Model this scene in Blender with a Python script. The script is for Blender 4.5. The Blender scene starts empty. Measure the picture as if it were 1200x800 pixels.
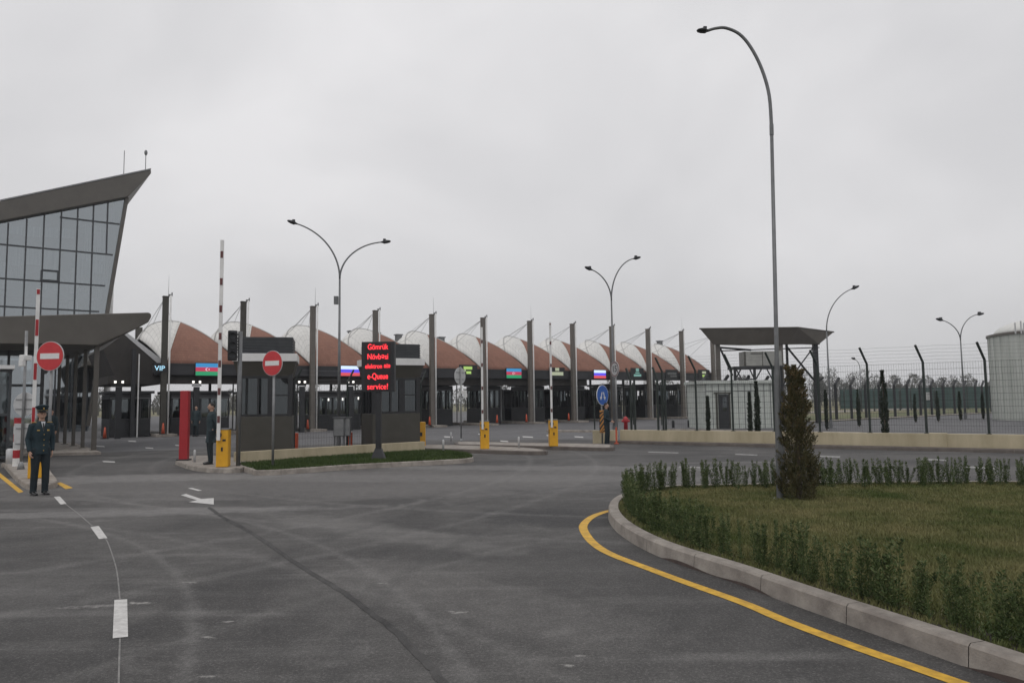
import bpy, bmesh, math, random
from math import sin, cos, pi, radians, sqrt, atan2
from mathutils import Vector, Matrix
random.seed(7)
sc = bpy.context.scene
col = sc.collection

# ------------------------------------------------------------------ camera
H = 1.70; FPX = 867.0; CX, CY = 600.0, 400.0
PITCH = math.atan(71.0/FPX); ROLL = 0.0125
F = Vector((0, cos(PITCH), sin(PITCH)))
R0 = Vector((1, 0, 0)); U0 = Vector((0, -sin(PITCH), cos(PITCH)))
RR = R0*cos(ROLL) - U0*sin(ROLL); UU = U0*cos(ROLL) + R0*sin(ROLL)
cam_d = bpy.data.cameras.new('camera'); cam = bpy.data.objects.new('camera', cam_d); col.objects.link(cam)
M = Matrix((RR, UU, -F)).transposed().to_4x4(); M.translation = Vector((0, 0, H)); cam.matrix_world = M
cam_d.sensor_width = 36.0; cam_d.lens = FPX/1200*36; cam_d.clip_start = 0.1; cam_d.clip_end = 5000
sc.camera = cam
sc.view_settings.view_transform = 'Standard'; sc.view_settings.look = 'None'
sc.view_settings.exposure = 0.06; sc.view_settings.gamma = 1.0; sc.view_settings.use_curve_mapping = False

# ------------------------------------------------------------------ world: overcast sky
SUN_EL, SUN_AZ = radians(58), radians(200)
w = bpy.data.worlds.new('World'); sc.world = w; w.use_nodes = True
nt = w.node_tree; nt.nodes.clear()
out = nt.nodes.new('ShaderNodeOutputWorld'); bg = nt.nodes.new('ShaderNodeBackground'); bg.inputs[1].default_value = 0.1
sky = nt.nodes.new('ShaderNodeTexSky'); sky.sky_type = 'NISHITA'; sky.sun_disc = False
sky.sun_elevation = SUN_EL; sky.sun_rotation = SUN_AZ; sky.air_density = 1.0; sky.dust_density = 3.0
tc = nt.nodes.new('ShaderNodeTexCoord'); mp = nt.nodes.new('ShaderNodeMapping'); mp.inputs['Scale'].default_value = (1.0, 1.0, 1.5)
nz = nt.nodes.new('ShaderNodeTexNoise'); nz.inputs['Scale'].default_value = 2.1; nz.inputs['Detail'].default_value = 4; nz.inputs['Roughness'].default_value = .5
nz.inputs['Distortion'].default_value = .35
rp = nt.nodes.new('ShaderNodeValToRGB')
rp.color_ramp.elements[0].position = .30; rp.color_ramp.elements[0].color = (.79, .785, .80, 1)
rp.color_ramp.elements[1].position = .68; rp.color_ramp.elements[1].color = (1.03, 1.018, 1.03, 1)
# cloud deck is brighter overhead than near the horizon
sp = nt.nodes.new('ShaderNodeSeparateXYZ'); mr = nt.nodes.new('ShaderNodeMapRange')
mr.inputs[1].default_value = -.02; mr.inputs[2].default_value = .55; mr.inputs[3].default_value = 6.7; mr.inputs[4].default_value = 8.2
vm = nt.nodes.new('ShaderNodeVectorMath'); vm.operation = 'SCALE'
mx = nt.nodes.new('ShaderNodeMixRGB'); mx.inputs[0].default_value = .96
L = nt.links
L.new(tc.outputs['Generated'], mp.inputs[0]); L.new(mp.outputs[0], nz.inputs['Vector']); L.new(nz.outputs[0], rp.inputs[0])
L.new(tc.outputs['Generated'], sp.inputs[0]); L.new(sp.outputs['Z'], mr.inputs[0])
L.new(rp.outputs[0], vm.inputs[0]); L.new(mr.outputs[0], vm.inputs['Scale'])
L.new(sky.outputs[0], mx.inputs[1]); L.new(vm.outputs[0], mx.inputs[2]); L.new(mx.outputs[0], bg.inputs[0]); L.new(bg.outputs[0], out.inputs[0])
sun_d = bpy.data.lights.new('sun', 'SUN'); sun_d.energy = 0.5; sun_d.angle = radians(25); sun_d.color = (1, .97, .93)
sun = bpy.data.objects.new('sun', sun_d); col.objects.link(sun)
_sd = Vector((sin(SUN_AZ)*cos(SUN_EL), cos(SUN_AZ)*cos(SUN_EL), sin(SUN_EL)))
sun.rotation_euler = _sd.to_track_quat('Z', 'Y').to_euler()

# ------------------------------------------------------------------ measuring helpers
def ray(px, py): return F*FPX + RR*(px-CX) - UU*(py-CY)
def gp(px, py, z=0.0):
    d = ray(px, py); k = (z-H)/d.z; return Vector((d.x*k, d.y*k, z))
def at(px, py, Y):
    d = ray(px, py); k = Y/d.y; return Vector((d.x*k, Y, H+d.z*k))
U = Vector((.81, .586, 0)).normalized(); N = Vector((-U.y, U.x, 0))     # along and behind the toll canopy
def onp(px, py, P0, D=U):       # ray meets the vertical plane through P0 along D
    n = Vector((-D.y, D.x, 0)); d = ray(px, py); k = (P0-Vector((0, 0, 0))).dot(n)/d.dot(n)
    return Vector((d.x*k, d.y*k, H+d.z*k))

# ------------------------------------------------------------------ materials
def mat(name, c, c2=None, scale=4.0, rough=.7, metal=0.0, bump=0.0, bscale=None, spec=.5, emit=0.0, detail=4, stretch=None):
    m = bpy.data.materials.new(name); m.use_nodes = True; n = m.node_tree.nodes; l = m.node_tree.links
    b = n['Principled BSDF']; b.inputs['Roughness'].default_value = rough; b.inputs['Metallic'].default_value = metal
    b.inputs['Specular IOR Level'].default_value = spec
    b.inputs['Base Color'].default_value = (*c, 1)
    if c2 or bump:
        t = n.new('ShaderNodeTexCoord'); mpn = n.new('ShaderNodeMapping'); l.new(t.outputs['Object'], mpn.inputs[0])
        if stretch: mpn.inputs['Scale'].default_value = stretch
    if c2:
        z = n.new('ShaderNodeTexNoise'); z.inputs['Scale'].default_value = scale; z.inputs['Detail'].default_value = detail; z.inputs['Roughness'].default_value = .65
        l.new(mpn.outputs[0], z.inputs['Vector'])
        r = n.new('ShaderNodeValToRGB'); r.color_ramp.elements[0].position = .32; r.color_ramp.elements[1].position = .68
        r.color_ramp.elements[0].color = (*c, 1); r.color_ramp.elements[1].color = (*c2, 1)
        l.new(z.outputs[0], r.inputs[0]); l.new(r.outputs[0], b.inputs['Base Color'])
    if bump:
        z2 = n.new('ShaderNodeTexNoise'); z2.inputs['Scale'].default_value = bscale or scale*8; z2.inputs['Detail'].default_value = 3
        l.new(mpn.outputs[0], z2.inputs['Vector'])
        bp = n.new('ShaderNodeBump'); bp.inputs['Strength'].default_value = bump; bp.inputs['Distance'].default_value = .01
        l.new(z2.outputs[0], bp.inputs['Height']); l.new(bp.outputs[0], b.inputs['Normal'])
    if emit:
        b.inputs['Emission Color'].default_value = (*c, 1); b.inputs['Emission Strength'].default_value = emit
    return m

def N_(n, typ, **kw):
    x = n.new(typ)
    for k, v in kw.items(): x.inputs[k].default_value = v
    return x

def asphalt(name, dark, light, dust, stains=()):
    m = bpy.data.materials.new(name); m.use_nodes = True; n = m.node_tree.nodes; l = m.node_tree.links
    b = n['Principled BSDF']; b.inputs['Roughness'].default_value = .78; b.inputs['Specular IOR Level'].default_value = .45
    g = n.new('ShaderNodeNewGeometry')
    def noise(scale, detail=4, rough=.6, sc3=None, dist=0):
        z = N_(n, 'ShaderNodeTexNoise', Scale=scale, Detail=detail, Roughness=rough, Distortion=dist)
        if sc3:
            mm = n.new('ShaderNodeMapping'); mm.inputs['Scale'].default_value = sc3[:3]; mm.inputs['Rotation'].default_value = (0, 0, sc3[3] if len(sc3) > 3 else 0) if False else (0, 0, sc3[3] if len(sc3) > 3 else .25)
            l.new(g.outputs['Position'], mm.inputs[0]); l.new(mm.outputs[0], z.inputs['Vector'])
        else: l.new(g.outputs['Position'], z.inputs['Vector'])
        return z
    def ramp(src, p0, p1, c0=0, c1=1):
        r = N_(n, 'ShaderNodeMapRange'); r.interpolation_type = 'SMOOTHSTEP'
        for i, v in zip((1, 2, 3, 4), (p0, p1, c0, c1)): r.inputs[i].default_value = v
        l.new(src, r.inputs[0]); return r.outputs[0]
    def mix(fac, a, bb, mode='MIX'):
        x = n.new('ShaderNodeMixRGB'); x.blend_type = mode
        if isinstance(fac, float): x.inputs[0].default_value = fac
        else: l.new(fac, x.inputs[0])
        for i, v in ((1, a), (2, bb)):
            if isinstance(v, tuple): x.inputs[i].default_value = (*v, 1)
            else: l.new(v, x.inputs[i])
        return x.outputs[0]
    big = ramp(noise(.28, 5, .6, None, .6).outputs[0], .34, .66)
    c = mix(big, dark, light)
    streak = ramp(noise(.9, 5, .6, (.14, 1.2, 1, -.45)).outputs[0], .52, .74, 0, .5)      # tyre-swept dust streaks
    c = mix(streak, c, dust)
    streak2 = ramp(noise(2.2, 4, .6, (.06, 1.0, 1, .75)).outputs[0], .60, .75, 0, .3)
    c = mix(streak2, c, dust)
    cloudy = ramp(noise(.75, 6, .7, None, 1.2).outputs[0], .56, .78, 0, .55)
    c = mix(cloudy, c, dust)
    sep = n.new('ShaderNodeSeparateXYZ'); l.new(g.outputs['Position'], sep.inputs[0])
    wn = noise(1.7, 4, .7)
    wn2 = noise(16, 4, .7); wn3 = noise(7, 6, .75, None, .5)
    for (x, y, rx, ry, rot, colr, amt) in stains:
        mm = n.new('ShaderNodeMapping'); mm.vector_type = 'TEXTURE'; mm.inputs['Location'].default_value = (x, y, 0)
        mm.inputs['Rotation'].default_value = (0, 0, rot); mm.inputs['Scale'].default_value = (rx, ry, 1e3)
        l.new(g.outputs['Position'], mm.inputs[0])
        ln = n.new('ShaderNodeVectorMath'); ln.operation = 'LENGTH'; l.new(mm.outputs[0], ln.inputs[0])
        ad = n.new('ShaderNodeMath'); ad.operation = 'MULTIPLY_ADD'; l.new((wn2 if ry < .15 else wn).outputs[0], ad.inputs[0]); ad.inputs[1].default_value = 2.6 if ry < .15 else 1.2
        l.new(ln.outputs['Value'], ad.inputs[2])
        c = mix(ramp(ad.outputs[0], 2.0 if ry < .15 else 1.75, 1.35 if ry < .15 else 1.15, 0, amt*(.6 if ry < .15 else 1)), c, colr)
    for (x, y, rad, wd, amt, colr) in ARCS if stains else []:
        cb = n.new('ShaderNodeCombineXYZ'); cb.inputs[0].default_value = x; cb.inputs[1].default_value = y
        ds = n.new('ShaderNodeVectorMath'); ds.operation = 'DISTANCE'; flat = n.new('ShaderNodeVectorMath'); flat.operation = 'MULTIPLY'; flat.inputs[1].default_value = (1, 1, 0)
        l.new(g.outputs['Position'], flat.inputs[0]); l.new(flat.outputs[0], ds.inputs[0]); l.new(cb.outputs[0], ds.inputs[1])
        sb = n.new('ShaderNodeMath'); sb.operation = 'SUBTRACT'; l.new(ds.outputs['Value'], sb.inputs[0]); sb.inputs[1].default_value = rad
        ab = n.new('ShaderNodeMath'); ab.operation = 'ABSOLUTE'; l.new(sb.outputs[0], ab.inputs[0])
        dv = n.new('ShaderNodeMath'); dv.operation = 'DIVIDE'; l.new(ab.outputs[0], dv.inputs[0]); dv.inputs[1].default_value = wd
        ad = n.new('ShaderNodeMath'); ad.operation = 'MULTIPLY_ADD'; l.new(wn.outputs[0], ad.inputs[0]); ad.inputs[1].default_value = 1.6; l.new(dv.outputs[0], ad.inputs[2])
        ad2 = n.new('ShaderNodeMath'); ad2.operation = 'MULTIPLY_ADD'; l.new(wn3.outputs[0], ad2.inputs[0]); ad2.inputs[1].default_value = 2.2; l.new(ad.outputs[0], ad2.inputs[2])
        c = mix(ramp(ad2.outputs[0], 2.9, 1.7, 0, amt*.62), c, colr)
    # bright chippings
    vo = N_(n, 'ShaderNodeTexVoronoi', Scale=95.0); l.new(g.outputs['Position'], vo.inputs['Vector'])
    sepc = n.new('ShaderNodeSeparateColor'); l.new(vo.outputs['Color'], sepc.inputs[0])
    c = mix(ramp(sepc.outputs[0], .70, 1.0, 0, .30), c, (.20, .19, .185))
    fine = noise(160, 2, .5)
    c = mix(.75, c, mix(ramp(fine.outputs[0], .3, .7), (.62, .62, .62), (1.38, 1.38, 1.38)), 'MULTIPLY')
    gr = noise(38, 4, .8); c = mix(.8, c, mix(ramp(gr.outputs[0], .36, .64), (.70, .70, .70), (1.32, 1.31, 1.30)), 'MULTIPLY')
    pt = noise(5, 5, .75); c = mix(.6, c, mix(ramp(pt.outputs[0], .35, .65), (.80, .80, .80), (1.2, 1.2, 1.2)), 'MULTIPLY')
    l.new(c, b.inputs['Base Color'])
    bp = n.new('ShaderNodeBump'); bp.inputs['Strength'].default_value = .7; bp.inputs['Distance'].default_value = .006
    fb = noise(70, 3, .6); l.new(fb.outputs[0], bp.inputs['Height']); l.new(bp.outputs[0], b.inputs['Normal'])
    return m

def uvbrick(name, c1, c2, mortar, sx, sy, msize=.03, rough=.7, noise_amt=.3, off=.5):
    m = bpy.data.materials.new(name); m.use_nodes = True; n = m.node_tree.nodes; l = m.node_tree.links
    b = n['Principled BSDF']; b.inputs['Roughness'].default_value = rough
    uv = n.new('ShaderNodeUVMap'); mm = n.new('ShaderNodeMapping'); mm.inputs['Scale'].default_value = (sx, sy, 1)
    br = n.new('ShaderNodeTexBrick'); br.inputs['Color1'].default_value = (*c1, 1); br.inputs['Color2'].default_value = (*c2, 1)
    br.inputs['Mortar'].default_value = (*mortar, 1); br.inputs['Scale'].default_value = 1; br.inputs['Mortar Size'].default_value = msize
    br.offset = off; br.inputs['Brick Width'].default_value = 1; br.inputs['Row Height'].default_value = 1
    l.new(uv.outputs[0], mm.inputs[0]); l.new(mm.outputs[0], br.inputs['Vector'])
    g = n.new('ShaderNodeNewGeometry'); z = N_(n, 'ShaderNodeTexNoise', Scale=1.5, Detail=5.0); l.new(g.outputs['Position'], z.inputs['Vector'])
    mxx = n.new('ShaderNodeMixRGB'); mxx.blend_type = 'MULTIPLY'; mxx.inputs[0].default_value = noise_amt
    l.new(br.outputs['Color'], mxx.inputs[1]); l.new(z.outputs[0], mxx.inputs[2]); l.new(mxx.outputs[0], b.inputs['Base Color'])
    return m

def glassy(name, tint, fac, rough=.03):
    m = bpy.data.materials.new(name); m.use_nodes = True; n = m.node_tree.nodes; l = m.node_tree.links
    n.remove(n['Principled BSDF']); o = n['Material Output']
    t = n.new('ShaderNodeBsdfTransparent'); t.inputs[0].default_value = (*tint, 1)
    gl = n.new('ShaderNodeBsdfGlossy'); gl.inputs['Roughness'].default_value = rough; gl.inputs[0].default_value = (.84, .91, .95, 1)
    lw = n.new('ShaderNodeLayerWeight'); lw.inputs[0].default_value = .35
    mr_ = n.new('ShaderNodeMapRange'); mr_.inputs[3].default_value = fac; mr_.inputs[4].default_value = .95
    l.new(lw.outputs['Fresnel'], mr_.inputs[0])
    mxs = n.new('ShaderNodeMixShader'); l.new(mr_.outputs[0], mxs.inputs[0]); l.new(t.outputs[0], mxs.inputs[1]); l.new(gl.outputs[0], mxs.inputs[2]); l.new(mxs.outputs[0], o.inputs[0])
    return m

def leafm(name, c, c2, scale=3.0, trans=.25):
    m = mat(name, c, c2, scale, .75, spec=.25, detail=5)
    b = m.node_tree.nodes['Principled BSDF']; return m

MT = {}
MT['clad'] = mat('olive_grey_cladding', (.082, .075, .065), (.105, .096, .084), 1.2, .5)
MT['clad2'] = mat('grey_brown_cladding', (.115, .103, .09), (.145, .13, .115), 1.5, .5)
MT['black'] = mat('charcoal_metal', (.014, .015, .018), (.024, .025, .028), 3, .5)
MT['fascia'] = mat('dark_fascia_panel', (.020, .021, .025), (.032, .032, .036), 1.3, .45)
MT['soffit'] = mat('brown_black_soffit', (.03, .026, .024), (.045, .04, .036), 2, .7)
MT['booth'] = mat('booth_cladding', (.048, .045, .037), (.06, .056, .047), 2.5, .55)
MT['band'] = mat('pale_band', (.66, .66, .66), (.76, .76, .75), 3, .6)
MT['galv'] = mat('galvanised_steel', (.2, .205, .21), (.29, .295, .3), 5, .45, .35)
MT['lampgrey'] = mat('grey_painted_pole', (.13, .135, .14), (.18, .185, .19), 6, .45, .3)
MT['darkpole'] = mat('dark_green_paint', (.012, .02, .017), (.022, .032, .027), 6, .5)
MT['white'] = mat('white_paint', (.66, .66, .65), (.80, .80, .79), 4, .5)
MT['greysign'] = mat('grey_sign_back', (.46, .465, .47), (.55, .555, .56), 7, .45, .2)
MT['red'] = mat('red_paint', (.33, .015, .022), (.40, .02, .028), 5, .45)
MT['fadedred'] = mat('faded_stripe', (.10, .04, .04), (.16, .06, .06), 8)
MT['signred'] = mat('sign_red', (.50, .025, .035), (.58, .04, .045), 6, .4)
MT['yellow'] = mat('barrier_yellow', (.66, .33, .015), (.76, .40, .02), 4, .4)
MT['orange'] = mat('orange_plastic', (.42, .06, .025), (.52, .085, .03), 6, .5)
MT['blue'] = mat('sign_blue', (.01, .09, .38), (.015, .11, .45), 6, .4)
MT['paintw'] = mat('road_paint_white', (.42, .41, .40), (.66, .65, .63), 14, .7, bump=.3, bscale=80, detail=8)
MT['paintworn'] = mat('worn_road_paint', (.13, .13, .127), (.42, .41, .4), 9, .75, detail=8)
MT['painty'] = mat('road_paint_yellow', (.44, .25, .03), (.76, .45, .04), 9, .65, bump=.3, bscale=80, detail=8)
MT['chalk'] = mat('faint_setting_out_line', (.14, .14, .135), (.28, .27, .26), 9, .8)
MT['concrete'] = mat('kerb_concrete', (.19, .168, .15), (.38, .345, .305), 3.5, .85, bump=.4, bscale=60, detail=8)
MT['kerbdark'] = mat('brown_kerb_concrete', (.085, .072, .065), (.15, .13, .115), 3, .85, bump=.3, bscale=60, detail=8)
MT['damp'] = mat('damp_kerb_stain', (.07, .05, .045), (.10, .075, .065), 12, .7)
MT['wall'] = mat('beige_render', (.36, .31, .205), (.52, .455, .32), 1.6, .85, bump=.2, bscale=50, detail=8, stretch=(1, 1, .25))
MT['soil'] = mat('dark_soil', (.02, .016, .012), (.05, .04, .03), 8, .95, bump=.6, bscale=30)
MT['turf'] = mat('turf_base', (.06, .062, .028), (.18, .17, .08), .8, .95, bump=.6, bscale=60, detail=8)
MT['field'] = mat('dry_field', (.13, .125, .06), (.22, .20, .11), .035, .95, detail=10)
MT['verge'] = mat('verge_grass', (.09, .11, .045), (.17, .17, .08), .4, .95, detail=8)
MT['blade'] = leafm('grass_blade', (.07, .10, .026), (.24, .215, .10), .7)
MT['blade2'] = leafm('island_grass_blade', (.03, .055, .012), (.07, .10, .03), 2.0)
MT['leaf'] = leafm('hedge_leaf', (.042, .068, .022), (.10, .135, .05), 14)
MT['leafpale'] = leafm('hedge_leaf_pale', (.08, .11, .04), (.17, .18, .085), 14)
MT['cyp'] = leafm('cypress_scale', (.045, .048, .020), (.105, .09, .042), 5)
MT['cyptip'] = leafm('cypress_brown_tip', (.13, .09, .042), (.20, .14, .07), 8)
MT['slim'] = leafm('slim_cypress_leaf', (.016, .024, .014), (.035, .045, .026), 3)
MT['woods'] = leafm('hazed_bare_wood', (.10, .10, .09), (.16, .158, .14), .15)  # bare wood tone lightened, distance haze tinted into the colour
MT['trunk'] = mat('bark', (.06, .045, .032), (.10, .08, .06), 14, .9)
MT['brown'] = uvbrick('terracotta_tile', (.33, .16, .11), (.28, .13, .09), (.22, .11, .08), 26, 22, .05, .75, .35)
MT['shellw'] = uvbrick('white_membrane', (.80, .79, .76), (.76, .75, .72), (.46, .46, .45), 7, 9, .028, .6, .2, 0)
MT['rib'] = mat('white_rib', (.6, .6, .57), (.7, .7, .67), 3, .5)
MT['glass'] = glassy('tinted_facade_glass', (.40, .46, .50), .33)
MT['glass2'] = glassy('dark_booth_glass', (.45, .48, .48), .06)
MT['glass3'] = glassy('smoked_booth_glass', (.20, .22, .22), .05)
MT['frame'] = mat('dark_mullion', (.03, .034, .04), (.05, .055, .06), 4, .4)
MT['interior'] = mat('interior_wall', (.16, .17, .17), (.24, .25, .25), .5, .8)
MT['curtain'] = mat('curtain', (.26, .27, .29), (.5, .51, .53), 3, .9, stretch=(6, 6, .1))
MT['tank'] = mat('pale_tank', (.42, .44, .405), (.56, .58, .54), .8, .6, stretch=(3, 3, .3))
MT['hut'] = mat('pale_green_panel', (.44, .47, .44), (.53, .56, .52), 2.5, .6)
MT['ac'] = mat('grey_box', (.24, .24, .225), (.32, .32, .30), 3, .6)
MT['uniform'] = mat('dark_teal_uniform', (.008, .021, .028), (.014, .032, .042), 14, .85)
MT['trouser'] = mat('dark_trouser', (.007, .014, .018), (.012, .02, .026), 14, .85)
MT['coat'] = mat('dark_coat', (.016, .03, .036), (.028, .046, .054), 12, .85)
MT['skin'] = mat('skin', (.40, .24, .175), (.46, .28, .205), 20, .55)
MT['hair'] = mat('hair', (.012, .01, .009), (.02, .017, .015), 30, .7)
MT['shoe'] = mat('black_leather', (.008, .008, .009), (.014, .014, .015), 10, .3)
MT['gold'] = mat('gold_trim', (.5, .33, .08), (.6, .4, .1), 10, .35, .6)
MT['shirt'] = mat('pale_shirt', (.5, .52, .55), (.6, .62, .65), 10, .8)
MT['screenfence'] = mat('hazed_green_screen_mesh', (.04, .082, .076), (.055, .10, .092), .6, .8)  # green raised so the mesh colour itself carries some distance haze
MT['ledred'] = mat('led_red', (1.0, .04, .055), emit=1.5)
MT['ledpanel'] = mat('led_panel', (.012, .006, .008), (.022, .010, .012), 20, .4)
MT['lamp'] = mat('lit_lamp', (1, .97, .9), emit=1.4)
MT['ledcyan'] = mat('lit_cyan_letters', (.45, .80, 1.0), emit=.75)
MT['f_blue'] = mat('screen_blue', (.05, .30, .62), emit=.45)
MT['f_red'] = mat('screen_red', (.62, .05, .12), emit=.4)
MT['f_green'] = mat('screen_green', (.03, .36, .16), emit=.4)
MT['f_white'] = mat('screen_white', (.62, .76, .92), emit=.75)
MT['f_dblue'] = mat('screen_deep_blue', (.10, .08, .78), emit=.7)
MT['f_dred'] = mat('screen_light_red', (.80, .10, .12), emit=.45)
MT['f_moon'] = mat('screen_emblem', (.9, .75, .85), emit=.5)
MT['pale_led'] = mat('sign_pale', (.55, .6, .42), emit=.25)
MT['lime_led'] = mat('sign_lime', (.5, .75, .2), emit=.35)
MT['teal_led'] = mat('sign_teal', (.25, .5, .45), emit=.2)
gnear = gp(110, 710); gb = gp(60, 606)
ST = [(gnear.x, gnear.y, .55, .10, .15, (.30, .29, .28), .9),
      (gp(235, 585).x-1, gp(235, 600).y, 4.5, .45, .1, (.21, .205, .2), .55),
      (gp(700, 610).x-.6, gp(700, 610).y+.4, 1.6, .9, -.5, (.022, .022, .023), .85),
      (gp(500, 560).x, gp(500, 560).y, 8, .9, -.15, (.20, .195, .19), .5),
      (gp(640, 555).x, gp(640, 548).y, 7, .8, -.2, (.21, .205, .2), .5),
      (-3, 16.5, 12, 3.2, .05, (.135, .13, .126), .6), (-5.5, 6.5, 2.5, 1.6, .6, (.10, .097, .094), .5), (1.5, 7.5, 2.6, 1.2, -.6, (.05, .048, .047), .5),
      (gp(160, 560).x, gp(160, 560).y, 5, 1.1, .1, (.20, .195, .19), .6),
      (gp(430, 620).x, gp(430, 620).y, 3, .5, -.7, (.15, .146, .14), .5),
      (gp(560, 700).x, gp(560, 700).y, 2.2, .6, -.8, (.13, .125, .12), .4)]
for px, py, s in ((163, 706, .10), (222, 682, .07), (268, 728, .06), (243, 746, .05), (243, 792, .05), (680, 768, .05), (666, 779, .05), (540, 717, .06), (529, 716, .05), (448, 683, .05)):
    q = gp(px, py); ST.append((q.x, q.y, s*1.9, s*.7, random.uniform(-.3, .6), (.42, .41, .39), .9))
ARCS = [(-14, 1, 12.5, .11, .6, (.18, .175, .17)), (-14, 1, 14.2, .11, .6, (.18, .175, .17)), (-16, -6, 19.5, .15, .5, (.16, .155, .15)), (6, 28, 19.5, .2, .5, (.17, .165, .16)), (6, 28, 17.6, .2, .5, (.17, .165, .16)),
        (9, 6, 10.2, .14, .5, (.03, .03, .031)), (9, 6, 11.9, .15, .55, (.03, .03, .031)), (14, -4, 19, .16, .45, (.15, .146, .14)), (-20, 22, 20.5, .18, .5, (.17, .165, .16)), (-20, 22, 22.3, .18, .5, (.17, .165, .16))]
MT['asphalt'] = asphalt('asphalt', (.036, .0348, .0345), (.082, .079, .076), (.20, .194, .188), ST)
MT['asphalt_far'] = asphalt('plaza_asphalt', (.085, .085, .09), (.12, .12, .125), (.19, .19, .19))
MT['tar'] = mat('tar_joint', (.022, .021, .021), (.075, .072, .07), 2.5, .7, bump=.5, bscale=90)

# ------------------------------------------------------------------ mesh builder
class MB:
    def __init__(s): s.v = []; s.f = []; s.m = []; s.uv = {}
    def add(s, vs, fs, mi=0):
        o = len(s.v); s.v += [tuple(v) for v in vs]; s.f += [tuple(i+o for i in f) for f in fs]; s.m += [mi]*len(fs); return s
    def box(s, c, size, D=None, mi=0, tilt=None):     # D: direction of local x on the ground
        D = Vector((1, 0, 0)) if D is None else Vector((D[0], D[1], 0)).normalized(); n = Vector((-D.y, D.x, 0)); c = Vector(c)
        vs = []
        for dz in (-.5, .5):
            for dy in (-.5, .5):
                for dx in (-.5, .5):
                    vs.append(c + D*dx*size[0] + n*dy*size[1] + Vector((0, 0, dz*size[2])))
        return s.add(vs, [(0, 2, 3, 1), (4, 5, 7, 6), (0, 1, 5, 4), (2, 6, 7, 3), (0, 4, 6, 2), (1, 3, 7, 5)], mi)
    def prism(s, pts, ext, mi=0):       # closed polygon (3D points) extruded along vector ext
        pts = [Vector(p) for p in pts]; ext = Vector(ext); k = len(pts)
        vs = pts + [p+ext for p in pts]
        fs = [tuple(range(k)), tuple(range(2*k-1, k-1, -1))] + [(i, i+k, (i+1) % k+k, (i+1) % k) for i in range(k)]
        return s.add(vs, fs, mi)
    def tube(s, path, r, seg=8, mi=0, ry=None, up=None, caps=True):
        path = [Vector(p) for p in path]; k = len(path)
        rs = r if isinstance(r, (list, tuple)) else [r]*k
        rys = ry if isinstance(ry, (list, tuple)) else ([ry]*k if ry else rs)
        vs = []; prev = None
        for i, p in enumerate(path):
            t = (path[min(i+1, k-1)]-path[max(i-1, 0)]).normalized()
            if prev is None:
                ref = Vector(up) if up else (Vector((1, 0, 0)) if abs(t.x) < .9 else Vector((0, 1, 0)))
            else: ref = prev
            a = (ref - t*ref.dot(t)).normalized(); prev = a; bb = t.cross(a)
            for j in range(seg):
                an = 2*pi*j/seg; vs.append(p + a*cos(an)*rs[i] + bb*sin(an)*rys[i])
        fs = []
        for i in range(k-1):
            for j in range(seg):
                fs.append((i*seg+j, i*seg+(j+1) % seg, (i+1)*seg+(j+1) % seg, (i+1)*seg+j))
        if caps: fs += [tuple(range(seg-1, -1, -1)), tuple((k-1)*seg+j for j in range(seg))]
        return s.add(vs, fs, mi)
    def ball(s, c, r, seg=12, rings=8, mi=0):
        c = Vector(c); r = r if isinstance(r, (tuple, list)) else (r, r, r)
        vs = [c+Vector((0, 0, -r[2]))]
        for i in range(1, rings):
            a = -pi/2+pi*i/rings
            for j in range(seg): vs.append(c+Vector((cos(a)*cos(2*pi*j/seg)*r[0], cos(a)*sin(2*pi*j/seg)*r[1], sin(a)*r[2])))
        vs.append(c+Vector((0, 0, r[2]))); fs = []
        for j in range(seg): fs.append((0, 1+(j+1) % seg, 1+j))
        for i in range(rings-2):
            for j in range(seg): fs.append((1+i*seg+j, 1+i*seg+(j+1) % seg, 1+(i+1)*seg+(j+1) % seg, 1+(i+1)*seg+j))
        o = 1+(rings-2)*seg; e = len(vs)-1
        for j in range(seg): fs.append((o+j, o+(j+1) % seg, e))
        return s.add(vs, fs, mi)
    def disc(s, c, nrm, r, th, seg=32, mi=0, face_mi=None):
        c = Vector(c); nrm = Vector(nrm).normalized(); return s.tube([c-nrm*th/2, c+nrm*th/2], r, seg, mi)
    def build(s, name, m, parent=None, world=False, smooth=False, bevel=0, fix=True):
        vs = s.v
        if world and parent:
            o = Vector((0, 0, 0)); p = parent
            while p: o += p.location; p = p.parent
            vs = [(x-o.x, y-o.y, z-o.z) for x, y, z in vs]
        me = bpy.data.meshes.new(name); me.from_pydata(vs, [], s.f)
        ms = m if isinstance(m, (list, tuple)) else [m]
        for q in ms: me.materials.append(MT[q] if isinstance(q, str) else q)
        if len(ms) > 1: me.polygons.foreach_set('material_index', s.m)
        if fix:
            b = bmesh.new(); b.from_mesh(me); bmesh.ops.recalc_face_normals(b, faces=b.faces); b.to_mesh(me); b.free()
        if smooth: me.polygons.foreach_set('use_smooth', [True]*len(me.polygons))
        ob = bpy.data.objects.new(name, me); col.objects.link(ob)
        if parent: ob.parent = parent
        if bevel:
            md = ob.modifiers.new('bevel', 'BEVEL'); md.width = bevel; md.segments = 2; md.limit_method = 'ANGLE'
        return ob

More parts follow.
